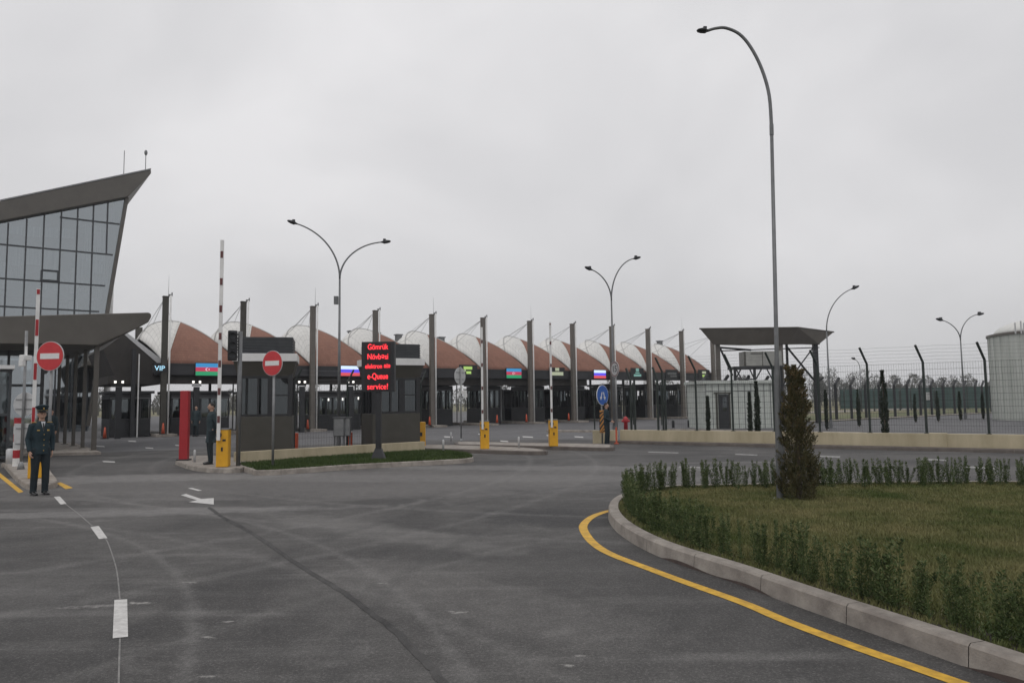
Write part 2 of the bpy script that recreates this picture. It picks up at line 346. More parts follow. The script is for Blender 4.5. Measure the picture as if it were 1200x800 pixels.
def tag(o, label, cat, group=None, kind=None):
    if label: o['label'] = label
    if cat: o['category'] = cat
    if group: o['group'] = group
    if kind: o['kind'] = kind
    return o
def thing(name, label, cat, loc=(0, 0, 0), rz=0, group=None):
    o = bpy.data.objects.new(name, None); col.objects.link(o); o.location = loc; o.rotation_euler = (0, 0, rz); o.empty_display_size = .2
    return tag(o, label, cat, group)
def struct(o): o['kind'] = 'structure'; return o
def kids(o): return [c for c in col.objects if c.parent == o]
def copy_tree(o, parent=None):
    ch = kids(o); c = o.copy(); col.objects.link(c); c.parent = parent
    for k in ch: copy_tree(k, c)
    return c
def text(name, body, size, m, parent, loc, rot=(pi/2, 0, 0), sx=1.0, depth=.004, align='CENTER', off=.001):
    cu = bpy.data.curves.new(name, 'FONT'); cu.body = body; cu.size = size; cu.align_x = align; cu.align_y = 'CENTER'; cu.extrude = depth; cu.offset = off
    t = bpy.data.objects.new(name, cu); col.objects.link(t)
    dg = bpy.context.evaluated_depsgraph_get(); me = bpy.data.meshes.new_from_object(t.evaluated_get(dg)); bpy.data.objects.remove(t)
    me.materials.clear(); me.materials.append(MT[m]); o = bpy.data.objects.new(name, me); col.objects.link(o)
    o.parent = parent; o.location = loc; o.rotation_euler = rot; o.scale = (sx, 1, 1); return o

def sheet(name, pts, z, m):
    mb = MB(); mb.add([(p[0], p[1], z) for p in pts], [tuple(range(len(pts)))]); o = mb.build(name, m)
    if o.data.polygons[0].normal.z < 0: o.data.flip_normals()
    return struct(o)

def catmull(pts, n=8):
    P = [Vector(p) for p in pts]; o = []
    for i in range(len(P)-1):
        p0 = P[max(i-1, 0)]; p1 = P[i]; p2 = P[i+1]; p3 = P[min(i+2, len(P)-1)]
        for k in range(n):
            t = k/n; o.append(.5*((2*p1)+(p2-p0)*t+(2*p0-5*p1+4*p2-p3)*t*t+(3*p1-p0-3*p2+p3)*t**3))
    o.append(P[-1]); return o
def offset(path, d):
    o = []
    for i, p in enumerate(path):
        t = path[min(i+1, len(path)-1)]-path[max(i-1, 0)]; t.z = 0; t.normalize(); o.append(p+Vector((-t.y, t.x, 0))*d)
    return o
def ribbon(name, path, w, z, m):
    a = offset(path, w/2); b = offset(path, -w/2); k = len(a); mb = MB()
    mb.add([(p.x, p.y, z) for p in a]+[(p.x, p.y, z) for p in b], [(i, i+1, k+i+1, k+i) for i in range(k-1)]); return struct(mb.build(name, m))
def resample(path, step):
    o = [path[0]]; acc = 0
    for i in range(1, len(path)):
        a = path[i-1]; b = path[i]; d = (b-a).length
        while acc+d >= step:
            a = a+(b-a)*((step-acc)/d); o.append(a.copy()); d = (b-a).length; acc = 0
        acc += d
    return o
def kerb(name, path, w, h, m, closed=False, block=1.0, inward=1):
    """outer bottom edge = path; the kerb body lies on the inward side; split in blocks with fine joints"""
    mb = MB(); pts = resample(path, .25)+[path[-1]]
    for i in range(len(pts)-1):
        if (pts[i+1]-pts[i]).length < 1e-4: continue
        jg = .006 if i % int(block/.25) == 0 else 0
        a, b = pts[i], pts[i+1]; t = (b-a).normalized()
        ta = (pts[i+1]-pts[max(i-1, 0)]).normalized(); tb = (pts[min(i+2, len(pts)-1)]-a).normalized()
        na = Vector((-ta.y, ta.x, 0))*inward; nb = Vector((-tb.y, tb.x, 0))*inward
        a2 = a+t*jg; prof = [(0, 0), (.012, h-.02), (.03, h), (w, h), (w, 0)]
        vs = [a2+na*x+Vector((0, 0, z)) for x, z in prof]+[b+nb*x+Vector((0, 0, z)) for x, z in prof]
        mb.add(vs, [(k, k+1, k+6, k+5) for k in range(4)]+([(0, 5, 9, 4)] if False else []))
        if jg: mb.add(vs[:5], [(0, 1, 2, 3, 4)])
    return struct(mb.build(name, m))

# ================================================================== GROUND
sheet('ground', [(-900, -60), (900, -60), (900, 1500), (-900, 1500)], -.012, 'field')
RW0 = gp(724, 518.5); RW1 = gp(1200, 529.5); WD = (RW1-RW0).normalized()       # compound wall line
FF0 = gp(823, 500); FF1 = gp(1162, 483); FD = (FF1-FF0).normalized()            # far fence line
plaza_far = [FF0-FD*60, FF0+FD*60]
def near_far(p): return p
sheet('road', [(-45, -12), (45, -12), (45, 8), RW0+WD*30, RW0+WD*8, (RW0.x, RW0.y+3), (-4, 34.5), (-32, 19), (-45, 18)], 0.0, 'asphalt')
pl = FF0 + Vector((FD.y, -FD.x, 0))*1.2
sheet('plaza', [(-70, 18), (-45, -12), (60, -12), pl+FD*60, pl+FD*14, pl+FD*14+Vector((-FD.y, FD.x, 0))*12, (18, 150), (-70, 130), (-110, 60)], -.006, 'asphalt_far')
sheet('pavement', [pl+FD*60, pl+FD*60+Vector((-FD.y, FD.x, 0))*.9, pl+FD*5+Vector((-FD.y, FD.x, 0))*.9, pl+FD*5], .06, 'concrete')
vs_ = pl+Vector((-FD.y, FD.x, 0))*3
sheet('verge', [vs_+FD*9, vs_+FD*70, vs_+FD*70+Vector((-FD.y, FD.x, 0))*7, vs_+FD*14+Vector((-FD.y, FD.x, 0))*7], -.002, 'verge')
# track beyond the far fence
tk = FF0+Vector((-FD.y, FD.x, 0))*16
sheet('track', [tk+FD*14, tk+FD*90, tk+FD*90+Vector((-FD.y, FD.x, 0))*6, tk+FD*16+Vector((-FD.y, FD.x, 0))*6], .001, 'concrete')

# seam between old and new asphalt, a shallow raised lip
seam = catmull([gp(x, y) for x, y in ((246, 595), (262, 606), (300, 627), (345, 658), (400, 692), (452, 730), (490, 765), (520, 800), (550, 850))], 10)
for p in seam: p.x += random.uniform(-.008, .008); p.y += random.uniform(-.01, .01)
mb = MB(); a = offset(seam, .03); c = offset(seam, -.035); k = len(seam)
vv = [Vector((p.x, p.y, .003)) for p in a]+[Vector((p.x, p.y, .018+random.uniform(0, .006))) for p in seam]+[Vector((p.x, p.y, .003)) for p in c]
mb.add(vv, [(i, i+1, k+i+1, k+i) for i in range(k-1)]+[(k+i, k+i+1, 2*k+i+1, 2*k+i) for i in range(k-1)]); struct(mb.build('road_joint', 'tar'))

# ------------------------------------------------------------ road paint
def quadpaint(name, pts, m='paintw', z=.004): return sheet(name, [gp(*p) for p in pts], z, m)
quadpaint('road_marking', [(134, 703), (149, 702), (150, 746), (132, 748)])
quadpaint('road_marking', [(106, 617.5), (115.5, 616), (126, 630.5), (116, 631.5)])
quadpaint('road_marking', [(63, 582), (70, 581.5), (78, 590), (71, 591)])
quadpaint('road_marking', [(212, 580), (218, 578.5), (236, 584.5), (250.5, 583.5), (250.5, 591), (221, 588), (231, 586)])
quadpaint('road_marking', [(220, 572), (225, 571.5), (237, 574.5), (232, 575)])
ribbon('road_marking', catmull([gp(x, y) for x, y in ((138, 860), (139, 800), (140.5, 748))], 6), .012, .004, 'chalk')
ribbon('road_marking', catmull([gp(x, y) for x, y in ((140.5, 702), (136, 665), (126, 635), (121, 630))], 6), .013, .004, 'chalk')
ribbon('road_marking', catmull([gp(x, y) for x, y in ((108, 616), (92, 602), (76, 590))], 6), .018, .004, 'chalk')
quadpaint('yellow_line', [(-30, 533), (0, 554), (27.5, 576), (22, 577.5), (0, 559.5), (-30, 538)], 'painty')
quadpaint('yellow_line', [(66, 566), (71, 565), (85.5, 571.5), (77, 573)], 'painty')
for pts in ([(1128, 546), (1166, 547.5), (1166, 549.5), (1128, 548)], [(796, 546), (824, 547), (823, 548.5), (795, 547.5)], [(955, 533.5), (985, 534.5), (984, 536), (955, 535)],
            [(1080, 537), (1110, 538.5), (1110, 540), (1080, 539)], [(760, 529), (795, 530), (795, 531), (759, 530)], [(862, 531.5), (888, 532.5), (887, 533.6), (861, 532.6)]):
    quadpaint('road_marking', pts, 'paintworn')
for x, y, l in ((120, 540, 14), (170, 524, 9), (150, 516, 9), (205, 521, 10), (240, 512, 8), (330, 507, 8), (612, 511, 12), (640, 509.5, 10), (673, 511, 10), (586, 516, 9), (520, 511, 10), (560, 508, 10), (770, 506, 10), (700, 506, 9), (480, 507, 9), (110, 522, 12)):
    quadpaint('road_marking', [(x, y), (x+l, y+.5), (x+l+1, y+1.7), (x+1, y+1.2)])
for pts in ([(190, 540), (208, 547), (245, 555.5), (285, 558), (312, 559.3), (312, 558.3), (286, 556.7), (246, 554), (210, 545.5), (194, 539.5)],):
    pass
YL = catmull([gp(x, y) for x, y in ((724, 596.5), (708, 600), (693, 606), (683.5, 616), (688, 628), (700, 640), (719, 650.5), (757, 665), (800, 681), (870, 706), (920, 727), (1000, 757), (1075, 783), (1140, 806), (1260, 850))], 8)
ribbon('yellow_line', YL, .115, .004, 'painty')

# ------------------------------------------------------------ roundabout island
K = [(790, 577), (760, 581), (735, 586), (718, 594), (712.5, 605), (718, 618), (733, 631), (757, 645), (790, 659), (856, 681), (920, 705), (1000, 734), (1120, 777), (1200, 806), (1330, 853)]
kp = catmull([gp(x, y) for x, y in K], 8)
kright = gp(1330, 853); backR = Vector((16, 13.5, 0))
back0 = gp(790, 577)
bk = catmull([Vector((30, 11.5, 0)), Vector((16, 12.9, 0)), Vector((8, 13.9, 0)), back0], 10)
outline = bk[:-1]+kp
kerb('kerb', outline, .15, .15, 'concrete', inward=1)
inner = offset(outline, .145)
mb = MB(); ii = inner; mb.add([(p.x, p.y, .12) for p in ii]+[(30, 3.0, .12)], [tuple(range(len(ii)+1))]); isl = mb.build('lawn', 'turf'); struct(isl)
if isl.data.polygons[0].normal.z < 0: isl.data.flip_normals()
LAWN = [(p.x, p.y) for p in offset(outline, .17)]+[(30, 3.0)]
def inside(x, y, poly):
    r = False; j = len(poly)-1
    for i in range(len(poly)):
        xi, yi = poly[i]; xj, yj = poly[j]
        if (yi > y) != (yj > y) and x < (xj-xi)*(y-yi)/(yj-yi)+xi: r = not r
        j = i
    return r
# soil strip under hedge
soil = [p for p in resample(offset(kp, .17), .2)]
so = offset(soil, .28); kk = len(soil); mb = MB()
so = [p+Vector((random.uniform(-.05, .05), random.uniform(-.05, .05), 0)) for p in so]
mb.add([(p.x, p.y, .126) for p in soil]+[(p.x, p.y, .126) for p in so], [(i, i+1, kk+i+1, kk+i) for i in range(kk-1)]); struct(mb.build('soil', 'soil'))
# damp band low on the kerb
mb = MB(); dp = [p for p in resample(kp, .06) if gp(705, 590).x < p.x]
od = offset(dp, -.0035); run = 0
for i in range(len(od)-1):
    q = .5+.5*sin(i*.11)+.35*sin(i*.31+1); q2 = .5+.5*sin((i+1)*.11)+.35*sin((i+1)*.31+1)
    h1 = max(0, q-.55)*.06; h2 = max(0, q2-.55)*.06
    if h1 > 0 or h2 > 0:
        mb.add([(od[i].x, od[i].y, .001), (od[i+1].x, od[i+1].y, .001), (od[i+1].x, od[i+1].y, .002+h2), (od[i].x, od[i].y, .002+h1)], [(0, 1, 2, 3)])
struct(mb.build('kerb_stain', 'damp'))

def grass(name, poly, n, xr, yr, z, hgt, m, label, dens=None):
    vs = []; fs = []; c = 0; tries = 0
    while c < n and tries < n*6:
        tries += 1
        x = random.uniform(*xr); y = random.uniform(*yr)
        if dens and random.random() > dens(x, y): continue
        if not inside(x, y, poly): continue
        h = hgt*random.uniform(.5, 1.3); a = random.uniform(0, 2*pi); wd = .0035*random.uniform(.8, 1.6)*(1 + y*.12); lean = random.uniform(0, .8)*h; b = random.uniform(0, 2*pi)
        o = len(vs); vs += [(x-cos(a)*wd, y-sin(a)*wd, z), (x+cos(a)*wd, y+sin(a)*wd, z), (x+cos(b)*lean, y+sin(b)*lean, z+h)]; fs.append((o, o+1, o+2)); c += 1
    mb = MB(); mb.add(vs, fs); o = mb.build(name, m, fix=False); return tag(o, label, 'grass', kind='stuff')
grass('grass', LAWN, 170000, (0.5, 14), (4.3, 14.2), .118, .042, 'blade', 'short patchy green and straw coloured lawn on the kerbed roundabout island', lambda x, y: min(1, 6.5/(y*.9)) if abs(x) < y*.75+1 else 0)

# ------------------------------------------------------------ islands on the left and centre
def island(pts, h, m='concrete', top='concrete'):
    P = [gp(*p) for p in pts]; cc = sum(P, Vector())/len(P); mb = MB(); k = len(P)
    area = sum(P[i].x*P[(i+1) % k].y-P[(i+1) % k].x*P[i].y for i in range(k))
    if area < 0: P = P[::-1]
    ring = catmull(P+[P[0]], 5)
    kerb('kerb', ring, .14, h, m, inward=1)
    inn = offset(ring, .05); return [(p.x, p.y) for p in inn]
i1 = island([(4, 547), (26, 570.5), (46, 573.5), (67, 570.5), (62, 560), (48, 547)], .12)
i2 = island([(205, 544), (222, 550), (246, 553.5), (284, 553), (287, 543), (262, 538.5), (226, 538)], .12)
i4 = island([(470, 528), (560, 531), (634, 533), (636, 530), (600, 527), (500, 524)], .12, 'kerbdark')
i5 = island([(534, 524), (620, 526), (708, 528.3), (719, 526.5), (706, 523.5), (600, 521.5), (538, 520.5)], .12, 'kerbdark')
for q in (i1, i2, i4, i5): sheet('traffic_island', q[:-1], .116, 'concrete')
i3 = island([(277, 549), (292, 554.5), (313, 557), (410, 550), (485, 546), (545, 542.5), (555, 539.5), (543, 535), (498, 532.5), (380, 540)], .13)
sheet('soil', i3[:-1], .115, 'turf')
grass('grass', i3[:-1], 26000, (-9, 0), (17, 28), .113, .08, 'blade2', 'dark green grass strip along the beige wall behind the dot matrix board', lambda x, y: 1)

# low walls
WA = gp(277, 545.5); WB = gp(498, 530)
def low_wall(name, a, b, th, h, label, m='wall', cap=.0, pier=None, group=None):
    d = (b-a).normalized(); n = Vector((-d.y, d.x, 0)); t = thing(name, label, 'wall', a, group=group)
    mb = MB(); mb.box((a+b)/2+n*th/2+Vector((0, 0, h/2)), ((b-a).length, th, h), d); mb.build('wall_body', m, t, True, bevel=.01)
    if pier:
        for s in pier:
            mb = MB(); mb.box(a+d*s+n*(th/2)+Vector((0, 0, h/2+.004)), (.5, th+.06, h+.03), d); mb.build('pier', m, t, True, bevel=.01)
    return t
low_wall('low_wall', WA, WB, .2, .38, 'low beige rendered wall in front of the two dark booths, ending beside the grass strip')
WN = Vector((-WD.y, WD.x, 0))
low_wall('low_wall', RW0+WD*.1, RW0+WD*40, .25, .52, 'long low beige wall carrying the near mesh fence beyond the roundabout', pier=[((gp(1096, 527)-RW0).dot(WD))])
low_wall('low_wall', gp(695, 519.5), gp(695, 519.5)+Vector((1.0, -.05, 0)), .25, .52, 'short beige wall piece behind the blue arrow sign and striped board')
# pavement and kerb along it
pv = [RW0-WN*.05-WD*1, RW0+WD*40-WN*.05, RW0+WD*40-WN*.62, RW0-WD*.4-WN*.62]
sheet('pavement', pv, .1, 'kerbdark')
kerb('kerb', [RW0-WD*.6-WN*.65, RW0+WD*40-WN*.65], .12, .11, 'kerbdark')
kerb('kerb', [gp(782, 505), gp(1010, 509.5)], .3, .12, 'concrete'); kerb('kerb', [gp(640, 506), gp(700, 506.5)], .2, .12, 'concrete')
# raised lane islands' ends on the plaza get built with the toll canopy
exec_order = 1

# ================================================================== TOLL CANOPY
T0 = gp(190, 510.8); SP = 4.44
def tc_(a, b, z): return T0+U*a+N*b+Vector((0, 0, z))
ZB0, ZB1 = 3.02, 4.22
can = thing('toll_canopy', 'long row of white and terracotta shell roofs on a dark beam with tall blade pylons', 'canopy', T0)
NB = 11; W_ = SP*NB
# front beam
mb = MB(); mb.box(tc_(W_/2+.2, .32, (3.52+ZB1)/2), (W_+1.4, .5, ZB1-3.52), U); mb.build('front_beam', 'fascia', can, True, bevel=.02)
mb = MB(); mb.box(tc_(SP*3.6, .60, (ZB0+3.6)/2), (SP*7.7, .3, 3.6-ZB0), U); mb.build('lower_header', 'soffit', can, True)
mb = MB(); mb.box(tc_(W_/2+.2, .055, ZB1-.06), (W_+1.4, .03, .05), U)
for i in range(NB*3): mb.box(tc_(i*SP/3+.4, .062, (3.52+ZB1)/2), (.015, .01, .6), U)
mb.build('panel_joint', 'black', can, True)
mb = MB(); mb.box(tc_(W_/2+.2, 8.0, 4.0), (W_+1.4, .4, .44), U); mb.build('rear_beam', 'fascia', can, True)
mb = MB(); mb.box(tc_(W_/2+.2, 4.18, 3.95), (W_+1.0, 7.2, .12), U); mb.build('soffit', 'soffit', can, True)
mb = MB()
for i in range(1, NB*2): mb.box(tc_(i*SP/2, 4.18, 3.84), (.16, 7.2, .10), U)
mb.build('soffit_ribs', 'fascia', can, True)
PB = (1.50, 3.4, 7.0)
BUL = Vector((0, 0, 1))*.26 - N*.22
def bump_(t): return 4*t*(1-t)
def shell(i0, kind, base_a, left_peak=None):
    n1, n2 = 14, 14; vs = []; uvs = []
    a0 = i0*SP
    V0 = tc_(a0+.12, .1, ZB1-.02); V1 = tc_(a0+SP-.02, .1, ZB1-.02); P = tc_(a0+PB[0], PB[1], PB[2]); Pm = tc_(a0-SP+PB[0], PB[1], PB[2])
    if left_peak: Pm = left_peak
    for it in range(n1+1):
        t = it/n1
        for is_ in range(n2+1):
            s = is_/n2
            if kind == 'brown': q = (1-t)*(V0+(V1-V0)*s)+t*P+BUL*bump_(t)
            else:
                top = TOP[i0](s)
                V0w = tc_(a0+.05+.07*s, .1, ZB1-.02)
                tb_ = bump_(t)*(1-s)*.35+bump_(t)*s; q = (1-t)*V0w+t*top+BUL*tb_+Vector((0, 0, .35))*bump_(t)*bump_(s)
            vs.append(q); uvs.append((s, t))
    fs = [(r*(n2+1)+c, r*(n2+1)+c+1, (r+1)*(n2+1)+c+1, (r+1)*(n2+1)+c) for r in range(n1) for c in range(n2)]
    return vs, fs, uvs
def ribpt(i, t):      # along the right rib of the tiled shell i
    V1 = tc_(i*SP+SP-.02, .1, ZB1-.02); P = tc_(i*SP+PB[0], PB[1], PB[2]); return (1-t)*V1+t*P+BUL*bump_(t)
def topcurve(i):
    P = tc_(i*SP+PB[0], PB[1], PB[2]); C = ribpt(i-1, .45)+N*.05 if i else tc_(-.95, 2.4, 5.75)
    def f(s): return C*(1-s)+P*s+Vector((0, 0, .80 if i else .6))*bump_(s**.75)+N*.9*bump_(s)
    return f
TOP = [topcurve(i) for i in range(NB+1)]
def build_uv(name, vs, fs, uvs, m, parent, thick=.06):
    o = Vector((0, 0, 0)); p = parent
    while p: o += p.location; p = p.parent
    me = bpy.data.meshes.new(name); me.from_pydata([tuple(v-o) for v in vs], [], fs); me.materials.append(MT[m])
    ul = me.uv_layers.new(name='UVMap')
    for lp in me.loops: ul.data[lp.index].uv = uvs[lp.vertex_index]
    me.polygons.foreach_set('use_smooth', [True]*len(me.polygons))
    ob = bpy.data.objects.new(name, me); col.objects.link(ob); ob.parent = parent
    sd = ob.modifiers.new('thickness', 'SOLIDIFY'); sd.thickness = thick; sd.offset = -1
    return ob
for i in range(NB):
    vs, fs, uvs = shell(i, 'brown', 0); build_uv('tiled_shell', vs, fs, uvs, 'brown', can)
    lp = None
    vs, fs, uvs = shell(i, 'white', 0, lp); build_uv('white_shell', vs, fs, uvs, 'shellw', can)
    rb = vs[14::15]; mb = MB(); mb.tube(rb, .05, 6); mb.build('shell_rib', 'rib', can, True, smooth=True)
    # rear half of the shell, falling away to the rear beam
    a0 = i*SP; vs = []; uvs = []; n1 = 10
    path = ([ribpt(i-1, 1-.55*k/8) for k in range(8)] if i else [])+[TOP[i](k/14) for k in range(15)]; n2 = len(path)-1
    xa = a0-SP+PB[0] if i else a0-.95
    for it in range(n1+1):
        t = it/n1
        for is_ in range(n2+1):
            s = is_/n2; top = path[is_]; bot = tc_(xa+(a0+PB[0]-xa)*s, 8.0, ZB1)
            vs.append(top*(1-t)+bot*t+(Vector((0, 0, .25))+N*.3)*bump_(t)); uvs.append((s, t))
    fs = [(r*(n2+1)+c, (r+1)*(n2+1)+c, (r+1)*(n2+1)+c+1, r*(n2+1)+c+1) for r in range(n1) for c in range(n2)]
    build_uv('rear_shell', vs, fs, uvs, 'shellw', can)
# last white shell to the right end closes on the end frame
vs, fs, uvs = shell(NB-1, 'brown', 0)
# rear cap over last peak
Pr = tc_((NB-1)*SP+PB[0], PB[1], PB[2]); vs = []; uvs = []
for it in range(13):
    t = it/12
    for is_ in range(13):
        s = is_/12; e = tc_(NB*SP-.02, .1+7.9*s, ZB1)
        vs.append(Pr*(1-t)+e*t+Vector((0, 0, .26))*bump_(t)-N*.22*bump_(t)*(1-s)+Vector((0, 0, .4))*bump_(t)*s); uvs.append((s, t))
fs = [(r*13+c, r*13+c+1, (r+1)*13+c+1, (r+1)*13+c) for r in range(12) for c in range(12)]
build_uv('end_shell', vs, fs, uvs, 'shellw', can)
# pylons
for i in range(NB+1):
    a = i*SP; hz = 8.05 if i < NB else 7.9
    mb = MB()
    mb.box(tc_(a-.02, -.14, hz/2), (.31, .28, hz), U); mb.box(tc_(a-.02, -.14, hz+.03), (.35, .32, .06), U); mb.box(tc_(a-.02, -.14, .05), (.55, .5, .1), U)
    py_ = mb.build('pylon', 'clad2' if i > 1 else 'booth', can, True, bevel=.012)
    mb = MB(); mb.tube([tc_(a+.235, -.26, 0), tc_(a+.235, -.26, hz+.12)], .05, 8)
    mb.build('drain_pipe', 'white', py_, True, smooth=True)
    mb = MB(); mb.box(tc_(a+.22, -.2, hz+.13), (.22, .08, .10), U); mb.box(tc_(a+.3, -.2, hz+.22), (.06, .06, .14), U); mb.build('top_bracket', 'lampgrey', py_, True)
    if i < NB and i % 2 == 0 or i == 2:
        mb = MB(); mb.tube([tc_(a+.12, -.15, hz), tc_(a+.12, -.15, hz+1.3)], [.014, .006], 5); mb.build('lightning_rod', 'galv', py_, True)
    mb = MB(); top = tc_(a-.1, .02, hz-.15)
    for sv, dz in ((.12, 0), (.38, 0), (.62, 0), (.85, 0)) if i < NB else ((.3, 0), (.6, 0), (.85, 0)):
        e = TOP[i](sv) if i < NB else ribpt(NB-1, .3+sv*.7)
        mb.tube([top, e+Vector((0, 0, -.05))], .013, 4)
    mb.build('stay_cable', 'galv', py_, True)
    mb = MB(); mb.box(tc_(a, 7.7, 2.1), (.16, .16, 4.2), U); mb.build('rear_column', 'black', can, True)
    mb = MB(); mb.tube([tc_(a+.9 if i < NB else a+.2, 5.2, .0), tc_(a+.9 if i < NB else a+.2, 5.2, 3.5)], .05, 6); mb.build('rear_pipe', 'white', can, True)
# roof vents
for px, py, i in ((412, 390, 3), (467, 394, 4), (517, 397, 5), (773, 401, 10), (441, 392, 3)):
    p = onp(px, py, tc_(0, 5.2, 0)); mb = MB(); mb.box((p.x, p.y, p.z-.25), (.42, .42, .7), U); mb.box((p.x, p.y, p.z+.12), (.55, .55, .08), U); mb.build('roof_vent', 'lampgrey', can, True)
for px, py in ((189, 318), (284, 330), (41+475, 375), (622, 381), (605, 383), (808, 372)):
    pass
# gabled dark end bay on the left
g = [onp(x, y, tc_(0, .45, 0)) for x, y in ((121, 409), (146, 391), (190, 424.5), (190, 450), (126, 450), (126, 440.5), (134, 440.5))]
mb = MB(); mb.prism(g, N*7); mb.build('gable_end', 'soffit', can, True)
e = [onp(x, y, tc_(0, .40, 0)) for x, y in ((143.5, 390), (149, 390), (190.5, 421.5), (190.5, 426.5), (186, 426.5))]
mb = MB(); mb.prism(e, N*7.2-U*0); mb.build('verge_trim', 'greysign', can, True)
q = onp(161, 450, tc_(0, 8.3, 0)); pt = onp(161, 383.5, tc_(0, 8.3, 0))
mb = MB(); mb.box((q.x, q.y, pt.z/2), (.40, .3, pt.z), U); bp_ = mb.build('pylon', 'booth', can, True)
q = onp(156, 450, tc_(0, -.1, 0)); mb = MB(); mb.box((q.x, q.y, 2.5), (.2, .2, 4.99), U); mb.build('column', 'black', can, True)
mb = MB(); mb.tube([Vector((q.x, q.y, 0))+U*.27, Vector((q.x, q.y, 4.7))+U*.27], .04, 6); mb.build('drain_pipe', 'white', can, True)
# flag screens and lettering on the beam
def screen(px0, px1, py0, py1, kind, label):
    P = tc_(0, -.02, 0); a = onp(px0, py0, P); b = onp(px1, py1, P); cx = (a+b)/2; wd = (Vector((b.x-a.x, b.y-a.y, 0))).length; h = a.z-b.z
    t = thing('flag_screen', label, 'led screen', (cx.x, cx.y, cx.z), atan2(U.y, U.x))
    mb = MB(); mb.box((0, .04, 0), (wd+.06, .08, h+.06)); mb.build('housing', 'black', t)
    cols = {'az': ['f_blue', 'f_red', 'f_green'], 'ru': ['f_white', 'f_dblue', 'f_dred']}[kind]
    for k, cname in enumerate(cols):
        mb = MB(); mb.box((0, -.008, h/2-h/6-k*h/3), (wd, .012, h/3)); mb.build('stripe', cname, t)
    if kind == 'az':
        mb = MB(); r = h*.12; n = 20
        o_ = [(-.06+r*cos(x), -.018, r*sin(x)) for x in [radians(40)+k*radians(280)/n for k in range(n+1)]]
        i_ = [(-.06+r*.28+r*.78*cos(x), -.018, r*.78*sin(x)) for x in [radians(320)-k*radians(280)/n for k in range(n+1)]]
        for k in range(n): mb.add([o_[k], o_[k+1], i_[n-k-1], i_[n-k]], [(0, 1, 2, 3)])
        sx = -.06+r*1.35; st = [(sx+(r*.55 if j % 2 == 0 else r*.28)*cos(j*pi/8), -.018, (r*.55 if j % 2 == 0 else r*.28)*sin(j*pi/8)) for j in range(16)]
        mb.add([(sx, -.018, 0)]+st, [(0, 1+j, 1+(j+1) % 16) for j in range(16)]); mb.build('crescent_and_star', 'f_moon', t)
    return t
screen(229.5, 258, 425.3, 440, 'az', 'leftmost lit flag panel with blue red green stripes on the beam, near the traffic light')
screen(399.5, 421.5, 428.5, 440.5, 'ru', 'lit panel with white blue red stripes on the beam beside the dot matrix board')
screen(593.5, 611, 431.5, 443, 'az', 'lit flag panel with blue red green stripes above the middle lanes of the canopy')
screen(696, 710, 433.5, 443.2, 'ru', 'lit panel with white blue red stripes just above the round blue arrow sign')
def beam_text(px, py, body, size, m, label, back=None):
    p = onp(px, py, tc_(0, -.36, 0)); t = thing('lane_sign', label, 'sign', p, atan2(U.y, U.x))
    mb = MB(); mb.box((0, .03, 0), (back[0] if back else size*1.9, .05, back[1] if back else size*1.0)); mb.build('sign_panel', 'black' if not back or len(back) < 3 else back[2], t)
    if body: text('lettering', body, size, m, t, (0, -.004, 0), depth=.006)
    return t
beam_text(187.2, 431.5, 'VIP', .40, 'ledcyan', 'glowing pale blue VIP lettering on the left end of the canopy beam')
def glyph_sign(px, py, pieces, label):
    p = onp(px, py, tc_(0, -.0, 0)); t = thing('lane_sign', label, 'sign', p, atan2(U.y, U.x))
    mb = MB(); mb.box((0, .03, 0), (1.6, .04, .9)); mb.build('sign_panel', 'black', t)
    for (x, z, w_, h_, m) in pieces:
        mb = MB(); mb.box((x, 0, z), (w_, .03, h_)); mb.build('lit_symbol', m, t)
glyph_sign(549, 434.5, [(-.05, .22, .75, .22, 'lime_led'), (.02, -.12, .42, .2, 'lime_led'), (-.3, .05, .12, .2, 'pale_led')], 'small lime green lane symbol on the beam beside the round grey sign')
glyph_sign(653, 437, [(0, -.05, 1.25, .28, 'pale_led'), (0, .3, .4, .25, 'pale_led')], 'pale cross shaped lane symbol on the beam above the right yellow barrier box')
glyph_sign(747, 437, [(0, .28, .35, .28, 'teal_led'), (0, -.2, .9, .2, 'teal_led'), (0, .02, .5, .1, 'teal_led')], 'pale teal lane symbol on the beam right of the round 15 sign')
glyph_sign(787.5, 438.8, [(0, .1, 1.2, .2, 'lampgrey'), (.2, -.15, .9, .16, 'lampgrey')], 'dim grey lane sign on the beam between two right pylons')
glyph_sign(825, 438.5, [(0, .18, .55, .22, 'pale_led'), (-.05, -.15, .4, .2, 'lime_led')], 'small yellowish lane symbol near the right end of the beam')

